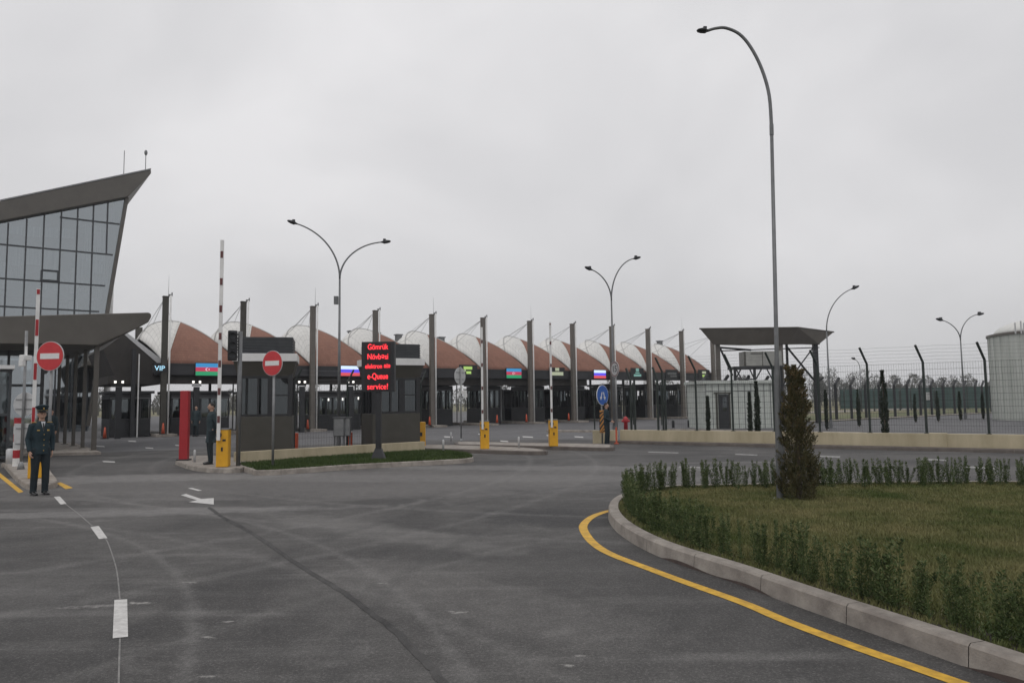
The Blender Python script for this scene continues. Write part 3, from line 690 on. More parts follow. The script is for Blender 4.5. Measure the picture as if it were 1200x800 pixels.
# lane kiosks between the pylons
def kiosk(a, b, wd, dp, label, zs=.93):
    p = tc_(a, b, 0); t = thing('lane_kiosk', label, 'kiosk', p, atan2(U.y, U.x), 'dark kiosks standing in the canopy lanes'); t.scale = (1, 1, zs)
    mb = MB(); mb.box((0, 0, .55), (wd, dp, 1.1)); mb.build('base', 'black', t, bevel=.02)
    mb = MB(); mb.box((0, 0, 2.72), (wd+.3, dp+.4, .16)); mb.box((0, 0, 2.46), (wd+.02, dp+.02, .32)); mb.build('roof', 'fascia', t, bevel=.02)
    mb = MB(); mb.box((0, -dp/2-.02, 2.36), (wd, .02, .05)); mb.build('trim', 'lampgrey', t)
    nx = max(3, int(wd/.5))
    mb = MB()
    for k in range(nx+1):
        for sy in (-1, 1): mb.box((-wd/2+.04+k*(wd-.08)/nx, sy*(dp/2-.05), 1.72), (.09, .09, 1.24))
    for k in range(1, 5):
        for sx in (-1, 1): mb.box((sx*(wd/2-.045), -dp/2+k*dp/5, 1.72), (.08, .08, 1.24))
    mb.build('window_frame', 'black', t)
    for sy in (-1, 1):
        mb = MB(); mb.box((0, sy*(dp/2-.1), 1.72), (wd-.2, .012, 1.2)); mb.build('window', 'glass2', t)
    mb = MB(); mb.box((0, 0, 1.3), (wd-.5, dp*.3, .5)); mb.box((wd*.2, dp*.1, 1.6), (.4, .4, .6)); mb.build('desk', 'black', t)
    return t
kl = ['wide dark kiosk with a row of windows under the VIP lettering', 'wide dark kiosk with a row of windows behind the red pillar and the officer', 'dark kiosk seen between the traffic light and the first booth', 'dark kiosk behind the grey cabinets, under the white blue red panel',
      'dark kiosk mostly hidden behind the dot matrix board', 'dark kiosk with sky on both sides behind the round grey sign', 'dark kiosk below the middle flag panel, left of centre barrier pair', 'dark kiosk behind the right yellow barrier box',
      'dark kiosk behind the round blue arrow sign', 'dark kiosk behind the clustered gate posts of the fence', 'dark kiosk with hazy trees on its left near the right end of the canopy', 'rightmost dark kiosk under the canopy beside the pale hut']
for k in range(-1, NB):
    if k == -1: kiosk(-1.65, 1.8, 2.1, 3.2, kl[0])
    elif k == 0: kiosk(2.15, 1.9, 3.3, 3.2, kl[1])
    elif k in (1, 2): kiosk(k*SP+2.2, 2.2, 3.0, 3.2, kl[k+1])
    else: kiosk(k*SP+2.05, 3.0, 1.55, 2.6, kl[k+1], 1.14)
# second row of kiosks further back, dark against the sky
bl = ['long dark rear kiosk beyond the VIP lane', 'dark rear kiosk beyond the second lane from left']
for j, k in enumerate((3, 6, 7, 8)):
    p = tc_(k*SP+2.6, 6.3, 0)
    t = thing('rear_kiosk', ['dark rear kiosk behind the dot matrix board', 'dark rear kiosk seen left of the right yellow barrier boom', 'dark rear kiosk seen between the right boom and the blue arrow sign', 'dark rear kiosk seen right of the round 15 sign'][j], 'kiosk', p, atan2(U.y, U.x))
    mb = MB(); mb.box((0, 0, .6), (2.6, 2, 1.2)); mb.build('base', 'black', t)
    mb = MB(); mb.box((0, 0, 2.6), (2.9, 2.2, .35)); mb.build('roof', 'fascia', t)
    mb = MB()
    for x in (-1.2, -.5, .1, .7, 1.2): mb.box((x, 0, 1.8), (.14, 1.8, 1.3))
    mb.build('window_frame', 'black', t)
# lane island strips (raised) + kerb
for k in range(NB+1):
    P = [tc_(k*SP-.55, -1.3, 0), tc_(k*SP+.55, -1.3, 0), tc_(k*SP+.55, 9, 0), tc_(k*SP-.55, 9, 0)]
    mb = MB(); mb.prism(P, Vector((0, 0, .14))); struct(mb.build('lane_island', 'concrete', None))
# orange and red guard posts at the lane islands
for px, py, lab in ((191, 508.5, 'orange cone beside the white pipe of the leftmost pylon'), (360.5, 502, 'orange cone between the first booth and the pylon pipe'), (404, 499, 'orange cone seen just above the grey cabinets'), (503.5, 496.5, 'orange cone left of the pylon beside the round grey sign'), (582.5, 494, 'orange cone behind the first yellow barrier box, to its right'),
                    (617, 492.5, 'orange cone left of the pylon below the middle flag panel'), (666.5, 490.8, 'orange cone beside the pylon right of the second yellow barrier box'), (123, 503, 'red cone seen far behind the entrance columns')):
    p = onp(px, py, tc_(0, -1.0, 0)); p.z = .141 if px != 123 else 0
    t = thing('traffic_cone', lab, 'traffic cone', p, group='orange cones at the canopy lanes')
    mb = MB(); mb.box((0, 0, .02), (.3, .3, .04)); mb.build('cone_base', 'black', t)
    mb = MB(); mb.tube([(0, 0, .04), (0, 0, .3), (0, 0, .62)], [.10, .07, .04], 12); mb.build('cone_body', 'orange', t, smooth=True)
# twin lamp posts at the lanes
for px, py, z, lab in ((139.5, 447, 0, 'dark twin lamp post with two white globes under the gable, left of the VIP kiosk'), (230.5, 447, 0, 'dark twin lamp post with two white globes rising behind the red pillar'), (354, 447, 0, 'dark twin lamp post with white globes right of the first booth'), (411, 447, 0, 'dark twin lamp post with white globes below the white blue red panel')):
    P = onp(px, py, tc_(0, -1.5, 0)); b = Vector((P.x, P.y, 0))
    t = thing('lane_lamp', lab, 'lamp', b, atan2(U.y, U.x), 'twin lamps at the lanes')
    mb = MB(); mb.box((0, 0, P.z/2-.15), (.30, .2, P.z-.3)); mb.box((0, 0, P.z-.22), (.5, .1, .08)); mb.build('post', 'black', t)
    for s in (-1, 1):
        mb = MB(); mb.box((s*.18, 0, P.z-.02), (.10, .1, .12)); mb.build('lamp_head', 'lamp', t)
for px, py, lab in ((385, 468, 'small lit lamp left of the lamp post above the grey cabinets'), (401.5, 467.5, 'small lit lamp right of the lamp post above the grey cabinets'), (410.5, 467, 'middle small lit lamp above the grey cabinets'), (420, 466.5, 'small lit lamp nearest the dot matrix board at window height')):
    P = onp(px, py, tc_(0, .2, 0)); mb = MB(); mb.box((0, 0, 0), (.07, .06, .16)); t = thing('kiosk_lamp', lab, 'lamp', P, group='small lamps on kiosk posts')
    mb.build('lamp_head', 'lamp', t); mb = MB(); mb.tube([(0, .06, -P.z), (0, .06, .1)], .025, 6); mb.build('post', 'black', t)
# hydrant-like red unit and small bollards behind the fence
p = gp(733.5, 506); t = thing('fire_hydrant', 'small red fire hydrant behind the low wall, right of the blue arrow sign', 'fire hydrant', p)
mb = MB(); mb.tube([(0, 0, 0), (0, 0, .5), (0, 0, .55), (0, 0, .75), (0, 0, .85)], [.12, .1, .16, .13, .03], 12); mb.tube([(-.22, 0, .6), (.22, 0, .6)], .06, 8); mb.build('hydrant_body', 'red', t, smooth=True)

# ================================================================== TERMINAL BUILDING
TB = Vector((-15.9, 28, 0))*1.85+N*2
def tb(px, py, off=0.0): return onp(px, py, TB+N*off)
bld = thing('terminal_building', 'tall glass terminal with slanted edge and rising olive wedge roof', 'building', Vector((TB.x, TB.y, 0)))
# roof wedge (proud of the glass), extends left out of frame
def ext(pA, pB, t): return pA+(pB-pA)*t
rt = [tb(177, 199, -.5), tb(177.2, 203, -.5), tb(150, 230.5, -.5)]
tl, bl_ = tb(0, 236, -.5), tb(0, 259, -.5)
tl2 = ext(rt[0], tl, 3.0); bl2 = ext(rt[2], bl_, 3.4)
mb = MB(); mb.prism([rt[0], rt[1], rt[2], bl_, bl2, tl2, tl], N*22); mb.build('roof', 'clad', bld, True, bevel=.05)
mb = MB(); mb.prism([p+Vector((0, 0, .02))-N*.02 for p in (rt[0], tl, tl+Vector((0, 0, .10)), rt[0]+Vector((0, 0, .10)))], N*22.1); mb.build('roof_edge', 'galv', bld, True)
# slanted edge fin
mb = MB(); mb.prism([tb(147, 231, -.25), tb(151, 231.5, -.25), tb(105.5, 499, -.25), tb(101, 499, -.25)], N*20); mb.build('side_wall', 'clad', bld, True)
# glass front
ctr = tb(148.5, 230); crb = tb(103.5, 499)
gt = tb(0, 261); gl = ext(ctr, gt, 3.2); glb = Vector((gl.x, gl.y, 0)); crb.z = 0
mb = MB(); mb.add([ctr, gt, gl, glb, crb], [(0, 1, 2, 3, 4)]); mb.build('glass_front', 'glass', bld, True)
# mullions & transoms
xs_top = [(147, 121)]
mb = MB()
def edge_y(x):  # roof soffit line in px
    return 261+(230-261)*(x/148.5)
for xt, xb in ((6, 5.2), (28, 27), (48.5, 47.5), (69, 67.7), (88, 87), (107.2, 105.5), (126.5, 121.7)):
    a = tb(xt, edge_y(xt)+1); b = tb(xb, 365)
    b2 = Vector((b.x, b.y, 0)); a2 = Vector((b.x, b.y, a.z))
    if xt > 120: a2 = a; b2 = tb(112, 440); b2 = Vector((a.x, a.y, tb(126.5, 297).z))
    mb.box(((a2.x+b2.x)/2, (a2.y+b2.y)/2, (a2.z+b2.z)/2), (.10, .14, abs(a2.z-b2.z)), U)
for s in range(1, 26):
    q = tb(6, 300)-U*(s*.0+1.28*s); mb.box((q.x, q.y, 8), (.10, .14, 16), U)
def trans(y0, x1, y1):
    a = tb(0, y0); b = tb(x1, y1); z = (a.z+b.z)/2; a = a-U*34; L_ = Vector((b.x-a.x, b.y-a.y, 0)).length
    mb.box(((a.x+b.x)/2, (a.y+b.y)/2, z), (L_, .15, .10), U)
trans(286.5, 132, 298.5); trans(326, 123, 335); trans(359.5, 116, 364.5); trans(396, 112, 397)
a = tb(70, 255); b = tb(140, 262.5); mb.box(((a.x+b.x)/2, (a.y+b.y)/2, (a.z+b.z)/2), (Vector((b.x-a.x, b.y-a.y, 0)).length, .15, .10), U)
mb.build('mullions', 'frame', bld, True)
a = tb(48.5, 316.5); b = tb(67.5, 329.5)
mb = MB(); c_ = (a+b)/2; wd = Vector((b.x-a.x, b.y-a.y, 0)).length; hh = a.z-b.z
for (dx, dz, sx, sz) in ((0, hh/2, wd, .09), (0, -hh/2, wd, .09), (-wd/2, 0, .09, hh), (wd/2, 0, .09, hh)):
    q = c_+U*dx-N*.1; mb.box((q.x, q.y, c_.z+dz), (sx, .14, sz), U)
mb.build('vent_window_frame', 'frame', bld, True)
# interior: floors, back wall, curtains, white columns
mb = MB(); zf = tb(0, 331).z; c0 = tb(50, 300, 7)
for z in (zf-.6, zf-4.3): 
    q = tb(125, 340)-U*18+N*4.2; mb.box((q.x, q.y, z), (34, 7.6, .45), U)
mb.build('floor_slab', 'interior', bld, True)
mb = MB(); mb.prism([ctr+N*8, gt+N*8, gl+N*8, glb+N*8, crb+N*8], N*.2); mb.build('inner_wall', 'interior', bld, True)
for x0, x1, y0, y1, m in ((88, 127, 298, 335, 'curtain'), (127, 143, 236, 262, 'curtain'), (100, 124, 263, 297, 'curtain'), (8, 26, 300, 332, 'curtain'), (90, 120, 337, 352, 'curtain')):
    a = tb(x0, y0, 1.0); b = tb(x1, y1, 1.0); mb = MB(); k = 40; vs = []
    for j in range(k+1):
        p = a+(b-a)*(j/k); o = N*(.12*sin(j*1.3)); vs += [Vector((p.x, p.y, b.z))+o, Vector((p.x, p.y, a.z))+o]
    mb.add(vs, [(2*j, 2*j+1, 2*j+3, 2*j+2) for j in range(k)]); mb.build('curtain', m, bld, True)
rb_ = random.Random(11)
xs = [6, 28, 48.5, 69, 88, 107.2, 124]
for row, (ya, yb) in enumerate(((288, 325), (300, 322), (329, 358), (262, 286))):
    for j in range(6):
        if rb_.random() < .45: continue
        a = tb(xs[j]+1.5, ya+xs[j]*.08, .5); b = tb(xs[j+1]-1.5, ya+(yb-ya)*rb_.uniform(.25, .95)+xs[j]*.06, .5)
        if a.z < b.z: continue
        mb = MB(); k_ = 6
        mb.add([(a.x, a.y, a.z), (b.x, b.y, a.z), (b.x, b.y, b.z), (a.x, a.y, b.z)], [(0, 1, 2, 3)]); mb.build('blind', 'curtain', bld, True)
for x in (4, 86, 88.5, 130):
    p = tb(x, 320, 1.8); mb = MB(); mb.tube([(p.x, p.y, 0), (p.x, p.y, 12 if x < 100 else 11)], .22, 12); mb.build('inner_column', 'white', bld, True)
for px, y0, y1, dot in ((145, 203, 176.5, 0), (170.5, 197, 179, 1)):
    a = tb(px, y0, 1); b = tb(px, y1, 1); mb = MB(); mb.tube([a-Vector((0, 0, .5)), (a.x, a.y, b.z)], .03, 6)
    if dot: mb.ball((a.x, a.y, b.z), (.12, .12, .22))
    mb.build('roof_rod', 'lampgrey', bld, True)
# lower side wing wedge
w4 = [tb(109, 412, -3), tb(116, 413, -3), tb(150.5, 422, -3), tb(149, 426, -3), tb(122, 429, -3), tb(100, 428, -3)]
mb = MB(); mb.prism(w4, N*4); mb.build('side_canopy', 'clad', bld, True, bevel=.04)

# entrance canopy with columns in front of the terminal
CB = gp(109, 530.5)
def cb(px, py, off=0.0): return onp(px, py, CB+N*off)
ent = thing('entrance_canopy', 'thick olive wedge canopy slab carried by square brown columns beside the terminal', 'canopy', CB)
sl = [cb(177, 367.5, -.4), cb(177.4, 371, -.4), cb(174, 377.5, -.4), cb(160, 385, -.4), cb(114.5, 404.5, -.4), cb(0, 402.5, -.4)]
A_ = ext(cb(114.5, 404.5, -.4), cb(0, 402.5, -.4), 2.4); B_ = ext(cb(174, 366, -.4), cb(0, 370.5, -.4), 2.2)
mb = MB(); mb.prism(sl+[A_, B_, cb(0, 370.5, -.4), cb(174, 366, -.4)], N*9.5); mb.build('slab', 'clad', ent, True, bevel=.03)
for x, y in ((109.5, 530.5), (96.5, 527.5), (85.5, 525), (75.5, 523), (66.5, 521)):
    p = gp(x, y); mb = MB(); mb.box((p.x, p.y, 2.1), (.17 if x > 100 else .13, .14, 4.2), U); mb.box((p.x, p.y, .06), (.26, .24, .12), U); mb.build('column', 'clad', ent, True, bevel=.01)
# glazed entrance hall under the canopy
hall = thing('entrance_hall', 'dark glazed entrance hall under the wedge canopy behind the columns', 'building', gp(60, 522))
c1 = gp(66.5, 521)-U*.3+N*.3; c2 = c1+(gp(66.5, 521)-gp(109.5, 530.5)).normalized()*-6.0*.0
cR = gp(97, 526)-U*1.5; far_ = cR+N*6.5; cL = cR-U*16
def wallglass(a, b, z0, z1, nm):
    mb = MB(); mb.add([(a.x, a.y, z0), (b.x, b.y, z0), (b.x, b.y, z1), (a.x, a.y, z1)], [(0, 1, 2, 3)]); mb.build('glass_wall', nm, hall, True)
wallglass(cR, cL, 0.1, 4.05, 'glass'); wallglass(cR, far_, 0.1, 4.05, 'glass')
mb = MB()
n_ = int((cR-cL).length/1.1)
for k in range(n_+1):
    p = cR+(cL-cR)*(k/n_); mb.box((p.x, p.y, 2.1), (.09, .12, 4.0), U)
for k in range(8):
    p = cR+(far_-cR)*(k/7); mb.box((p.x, p.y, 2.1), (.12, .09, 4.0), U)
for z in (.2, 2.6, 4.02):
    m_ = (cR+cL)/2; mb.box((m_.x, m_.y, z), ((cR-cL).length, .13, .10), U); m_ = (cR+far_)/2; mb.box((m_.x, m_.y, z), (.13, 6.5, .10), U)
mb.build('mullions', 'frame', hall, True)
mb = MB(); m_ = cR-U*8+N*3.7; mb.box((m_.x, m_.y, .05), (16, 7.4, .1), U); mb.box((m_.x+N.x*3, m_.y+N.y*3, 2), (15, .2, 3.9), U); mb.build('inner_wall', 'frame', hall, True)
mb = MB(); m_ = (gp(109, 530)+cR)/2-U*7+N*2; P = [gp(118, 532.5), gp(60, 534), gp(-60, 534), gp(-60, 534)+N*12, gp(118, 532.5)+N*9]
mb.prism(P, Vector((0, 0, .1))); struct(mb.build('pavement', 'concrete'))
# small glazed booth cut by the left edge
gk = gp(8, 541); t = thing('glass_booth', 'glazed booth with pale flat roof cut by the left edge of the view', 'booth', gk, atan2(U.y, U.x))
mb = MB(); mb.box((-1.3, 1.0, 3.02), (2.8, 2.4, .12)); mb.build('roof', 'band', t)
mb = MB()
for x in (-2.5, -1.3, 0): 
    for y in (0, 1.9): mb.box((x, y, 1.5), (.08, .08, 2.95))
for z in (.15, 1.5, 2.9):
    mb.box((-1.25, 0, z), (2.5, .06, .08)); mb.box((0, .95, z), (.06, 1.9, .08))
mb.build('frame', 'frame', t)
mb = MB(); mb.box((-1.25, .03, 1.5), (2.4, .01, 2.7)); mb.box((-.02, .95, 1.5), (.01, 1.8, 2.7)); mb.build('glass', 'glass2', t)
mb = MB(); mb.box((-1.25, .95, .5), (2.2, 1.6, .9)); mb.build('counter', 'booth', t)

# ================================================================== INSPECTION BOOTHS behind the wall
def booth(p, rz, wd, dp, label):
    t = thing('booth', label, 'booth', p, rz)
    z0 = 0
    mb = MB(); mb.box((0, 0, .68), (wd, dp, 1.36)); mb.build('base_panel', 'booth', t, bevel=.015)
    mb = MB()
    zt = 2.62
    for sx in (-1, 1):
        for sy in (-1, 1): mb.box((sx*(wd/2-.07), sy*(dp/2-.07), (1.36+zt)/2), (.14, .14, zt-1.36+.01))
    for x in (-.12*wd, .1*wd, .16*wd):
        mb.box((x, -dp/2+.05, (1.36+zt)/2), (.06 if x != .1*wd else .16, .07, zt-1.36))
    mb.box((0, -dp/2+.04, 1.40), (wd-.1, .06, .06)); mb.box((0, -dp/2+.04, 2.56), (wd-.1, .06, .08)); mb.box((wd*.3, -dp/2+.04, 2.0), (wd*.35, .05, .04))
    for y in (-.15, .2): mb.box((wd/2-.05, y, 2), (.07, .06, 1.28)); mb.box((-wd/2+.05, y, 2), (.07, .06, 1.28))
    mb.build('window_frame', 'black', t)
    for nm, cc, ss in (('window', (0, -dp/2+.07, 2), (wd-.2, .01, 1.22)), ('window', (0, dp/2-.07, 2), (wd-.2, .01, 1.22)), ('window', (wd/2-.07, 0, 2), (.01, dp-.2, 1.22)), ('window', (-wd/2+.07, 0, 2), (.01, dp-.2, 1.22))):
        mb = MB(); mb.box(cc, ss); mb.build(nm, 'glass3', t)
    mb = MB(); mb.box((0, .1, 1.5), (wd*.6, dp*.4, .25)); mb.box((.1, 0, 1.75), (.35, .2, .35)); mb.box((-wd*.3, .1, 2.1), (.05, .3, .9)); mb.build('desk_equipment', 'frame', t)
    # flared cornice
    def ring(x, y, z): return [(-x, -y, z), (x, -y, z), (x, y, z), (-x, y, z)]
    mb = MB(); v = ring(wd/2-.02, dp/2-.02, zt-.06)+ring(wd/2+.11, dp/2+.11, zt+.44); mb.add(v, [(0, 1, 5, 4), (1, 2, 6, 5), (2, 3, 7, 6), (3, 0, 4, 7), (3, 2, 1, 0), (4, 5, 6, 7)]); mb.build('cornice', 'booth', t)
    mb = MB(); mb.box((0, 0, zt+.42+.115), (wd+.27, dp+.27, .24)); mb.build('roof_band', 'band', t, bevel=.01)
    mb = MB(); hp = .52
    mb.box((0, 0, zt+.65+hp/2), (wd-.02, dp-.02, hp)); 
    for k in range(6): mb.box((0, 0, zt+.68+k*.088), (wd+.02, dp+.02, .05))
    mb.build('louvred_parapet', 'frame', t)
    mb = MB(); mb.box((0, 0, .02), (wd+.5, dp+.5, .04)); mb.build('plinth', 'concrete', t)
    return t
b1 = gp(312, 536); b1.z = 0
booth(at(312, 500, 23.4)*1-Vector((0, 0, at(312, 500, 23.4).z)), radians(14), 1.62, 1.5, 'dark booth behind the left end of the beige wall, beside the traffic light')
bb = at(457.5, 500, 26.6); bb.z = 0
booth(bb, radians(26), 1.72, 1.5, 'dark booth partly hidden by the dot matrix board at the beige wall')

# ================================================================== SIGNS AND POSTS
def sign_noentry(p, hdisc, dia, rz, label):
    t = thing('no_entry_sign', label, 'road sign', p, rz)
    mb = MB(); mb.tube([(0, 0, 0), (0, 0, hdisc+dia*.35)], .032, 10); mb.build('post', 'galv', t, smooth=True)
    mb = MB(); mb.disc((0, -.055, hdisc), (0, 1, 0), dia/2, .02, 40); d = mb.build('disc', 'greysign', t)
    mb = MB(); mb.disc((0, -.068, hdisc), (0, 1, 0), dia/2-.012, .006, 40); mb.build('red_face', 'signred', d)
    mb = MB(); mb.box((0, -.074, hdisc), (dia*.70, .006, dia*.19)); mb.build('white_bar', 'white', d)
    mb = MB(); mb.box((0, -.03, hdisc+.12), (.2, .03, .04)); mb.box((0, -.03, hdisc-.12), (.2, .03, .04)); mb.build('clamp', 'galv', t)
p = gp(55, 573, .12); sign_noentry(gp(55.5, 566, .118), 2.68, .63, -.12, 'no entry sign on a grey post right behind the left officer')
p = gp(319.5, 547.5, .115); sign_noentry(p, 2.66, .65, -.42, 'no entry sign on a grey post standing in the grass strip before the first booth')

def barrier(p, rz, hb, blen, label, seg=.62, lean=0.0, red=.75, bw=.075, rm='red'):
    t = thing('boom_barrier', label, 'barrier', p, rz)
    mb = MB(); mb.box((0, 0, hb/2), (.30, .34, hb)); cb_ = mb.build('cabinet', 'yellow', t, bevel=.02)
    mb = MB(); mb.box((0, 0, hb+.012), (.32, .36, .03)); mb.build('lid', 'lampgrey', cb_, bevel=.008)
    mb = MB(); mb.box((-.0, -.175, hb*.48), (.045, .02, .1)); mb.box((-.155, -.05, hb*.56), (.02, .08, .14)); mb.box((.05, -.175, hb*.72), (.08, .012, .05)); mb.build('lock_plate', 'black', cb_)
    mb = MB(); mb.tube([(-.08, -.18, hb*.86), (-.08, -.23, hb*.86)], .07, 14); mb.build('hub', 'black', t)
    mb = MB(); n = int(blen/seg); z = hb*.72
    for k in range(n+1):
        z1 = min(hb*.72+blen, z+seg)
        if z1-z < .01: break
        mb.box((-.08+lean*(z+z1)/2, -.225, (z+z1)/2), (bw, .05, z1-z), mi=0)
        if k % 2 == 1 and red: mb.box((-.08+lean*(z+z1)/2, -.253, (z+z1)/2), (bw*.8 if red < 1 else bw+.002, .008, (z1-z)*red), mi=1)
        z = z1
    mb.build('boom', ['white', rm], t)
    return t
barrier(gp(41.5, 559.5, .118), .55, .92, 3.65, 'raised boom barrier with yellow box directly behind the left officer', .5)
barrier(gp(261.5, 546.5, .118), .15, .96, 5.25, 'raised boom barrier with yellow box beside the officer near the red pillar', .36, red=.5, bw=.085, rm='fadedred')
barrier(gp(568, 525.5, .118), .1, .93, 3.5, 'raised boom barrier with yellow box on the long island, left one of the far pair', .4, red=.3, bw=.07, rm='fadedred')
barrier(gp(648.5, 522.5, .118), .1, .93, 3.75, 'raised boom barrier with yellow box on the long island, right one of the far pair', .4, red=.3, bw=.07, rm='fadedred')
p = gp(493, 517); t = thing('barrier_box', 'yellow barrier box half hidden behind the right end of the beige wall', 'barrier', at(493, 500, 28)-Vector((0, 0, at(493, 500, 28).z)), .2)
mb = MB(); mb.box((0, 0, .5), (.34, .34, 1.0)); mb.build('cabinet', 'yellow', t, bevel=.02); mb = MB(); mb.box((0, -.18, .55), (.09, .02, .14)); mb.build('lock_plate', 'black', t)

# red pillar
p = gp(215.5, 539, .118); t = thing('red_pillar', 'plain tall red pillar on the small island left of the barrier', 'pillar', p, .1)
mb = MB(); mb.box((0, 0, 1.02), (.24, .2, 2.04)); mb.build('pillar_body', 'red', t, bevel=.015); mb = MB(); mb.box((0, 0, .02), (.34, .3, .04)); mb.build('foot_plate', 'black', t)
# small grey bollard pegs
for px, py, z, h, lab in ((228, 541, .118, .34, 'short grey peg on the small island right of the red pillar'), (519.5, 529.5, .118, .4, 'short grey peg on the front island left of the barrier pair'), (644-36, 524.3, .118, .38, 'short grey peg on the island between the two far barriers'), (528.5, 516.8, 0, .4, 'short grey peg left of the round grey sign'), (11, 548, 0.0, .55, 'short white post at the left edge near the round sign back')):
    p = gp(px, py, z); t = thing('bollard', lab, 'bollard', p)
    mb = MB(); r = .035 if h < .5 else .1; mb.tube([(0, 0, 0), (0, 0, h-.03), (0, 0, h)], [r, r, r*.6], 10); mb.build('post', 'greysign', t, smooth=True)
# traffic light beside booth 1
p = gp(279, 545.5, .118); hz = at(279, 388, p.y).z-.12
t = thing('traffic_light', 'dark traffic light turned away on a grey post left of the first booth', 'traffic light', p, .35)
mb = MB(); mb.tube([(0, 0, 0), (0, 0, hz)], .055, 12); mb.build('post', 'lampgrey', t, smooth=True)
zc = at(273, 405, p.y).z-.12
mb = MB(); mb.box((-.19, 0, zc), (.24, .22, .80)); h_ = mb.build('light_housing', 'black', t, bevel=.03)
for k in (-1, 0, 1):
    mb = MB(); n = 12; 
    vs = [(-.19+.1*cos(pi*j/n), -.11, zc+k*.25+.1*sin(pi*j/n)) for j in range(n+1)]+[(-.19+.1*cos(pi*j/n), -.26, zc+k*.25+.1*sin(pi*j/n)-.02) for j in range(n+1)]
    mb.add(vs, [(j, j+1, n+2+j, n+1+j) for j in range(n)]); mb.build('visor', 'black', h_)
    mb = MB(); mb.disc((-.19, -.113, zc+k*.25), (0, 1, 0), .085, .01, 16); mb.build('lens', 'frame', h_)
mb = MB(); mb.box((-.04, 0, zc+.3), (.16, .05, .05)); mb.box((-.04, 0, zc-.3), (.16, .05, .05)); mb.build('bracket', 'lampgrey', t)
# dot matrix board
p = gp(443, 539, .115); Y = p.y
a = at(422.5, 400.5, Y); b = at(461.5, 458.5, Y); ww = b.x-a.x; hh = a.z-b.z; zc = (a.z+b.z)/2-.115
t = thing('led_board', 'black dot matrix board on a black post showing glowing red e-Queue text', 'information board', p, radians(-4))
mb = MB(); mb.box((0, .06, zc), (ww, .2, hh)); hs = mb.build('housing', 'black', t, bevel=.012)
mb = MB(); mb.box((0, -.045, zc), (ww*.80, .012, hh*.93)); scr = mb.build('screen', 'ledpanel', hs)
for body, fy, sz, sx in (('Gömrük', .405, .225, .92), ('Növbəsi', .205, .225, .93), ('elektron ələ', .01, .19, .97), ('e-Queue', -.195, .24, .92), ('service!', -.405, .23, .93)):
    o = text('lettering', body, sz, 'ledred', hs, (0.0, -.056, zc+fy*hh*.98-.01), depth=.004)
    bw = o.dimensions.x if o.dimensions.x > 0 else 1; tw = {'elektron ələ': .76}.get(body, .62)*ww
    o.scale.x = tw/max(bw, .01)
mb = MB(); zb = zc-hh/2; mb.box((0, .06, zb/2+.05), (.15, .13, zb+.1)); mb.build('post', 'black', t, bevel=.01)
mb = MB(); v = []
for x, z in ((.21, 0), (.19, .04), (.085, .34)): v += [(-x, .06-x*.7, z), (x, .06-x*.7, z), (x, .06+x*.7, z), (-x, .06+x*.7, z)]
mb.add(v, [(0, 1, 5, 4), (1, 2, 6, 5), (2, 3, 7, 6), (3, 0, 4, 7), (4, 5, 9, 8), (5, 6, 10, 9), (6, 7, 11, 10), (7, 4, 8, 11), (8, 9, 10, 11)]); mb.build('flared_foot', 'black', t)

# round grey sign backs
def sign_back(p, zt, zd, dia, rz, label, cam_=None, plate=None, pole_r=.03):
    t = thing('sign_back', label, 'road sign', p, rz)
    mb = MB(); mb.tube([(0, 0, 0), (0, 0, zt)], pole_r, 10); mb.build('post', 'galv', t, smooth=True)
    mb = MB(); mb.tube([(0, 0, 0), (0, 0, .12), (0, 0, .2)], [.09, .06, pole_r], 10); mb.build('foot', 'galv', t, smooth=True)
    mb = MB(); mb.disc((0, .045, zd), (0, 1, 0), dia/2, .012, 36); d = mb.build('disc', 'greysign', t, bevel=.004)
    mb = MB(); mb.box((0, .03, zd+dia*.2), (dia*.75, .02, .03)); mb.box((0, .03, zd-dia*.2), (dia*.75, .02, .03)); mb.build('rail', 'galv', d)
    if cam_:
        mb = MB(); mb.box((.06, -.08, cam_), (.14, .3, .14)); mb.box((.03, -.02, cam_+.18), (.05, .05, .26)); mb.box((.06, -.2, cam_-.15), (.12, .12, .16)); mb.build('camera', 'white', t, bevel=.015)
    if plate:
        mb = MB(); mb.box((0, .045, plate), (.52, .012, .66)); d2 = mb.build('plate', 'greysign', t, bevel=.004)
        mb = MB(); mb.box((0, .03, plate+.2), (.4, .02, .03)); mb.box((0, .03, plate-.2), (.4, .02, .03)); mb.build('rail', 'galv', d2)
    return t
p = gp(24.5, 549.5, .118); k = 1/(FPX/p.y)
sign_back(p, (549-388)*k, (549-474)*k, .62, -.05, 'round sign back with a plate below it on the pole at the left edge', (549-420)*k, (549-511)*k*1.0, .035)
p = gp(540.5, 519); k = p.y/FPX; sign_back(p, (519-430)*k, (519-441)*k, .74, .95, 'grey back of a round sign with a camera, standing alone before the middle lanes', (519-460)*k)
# red and white striped post at the left
p = gp(18.5, 546, .118); t = thing('striped_post', 'red and white banded post beside the sign back at the left edge', 'post', p)
mb = MB()
for k in range(6): mb.tube([(0, 0, k*.22), (0, 0, (k+1)*.22)], .085, 14, mi=k % 2)
mb.build('banded_post', ['white', 'red'], t)
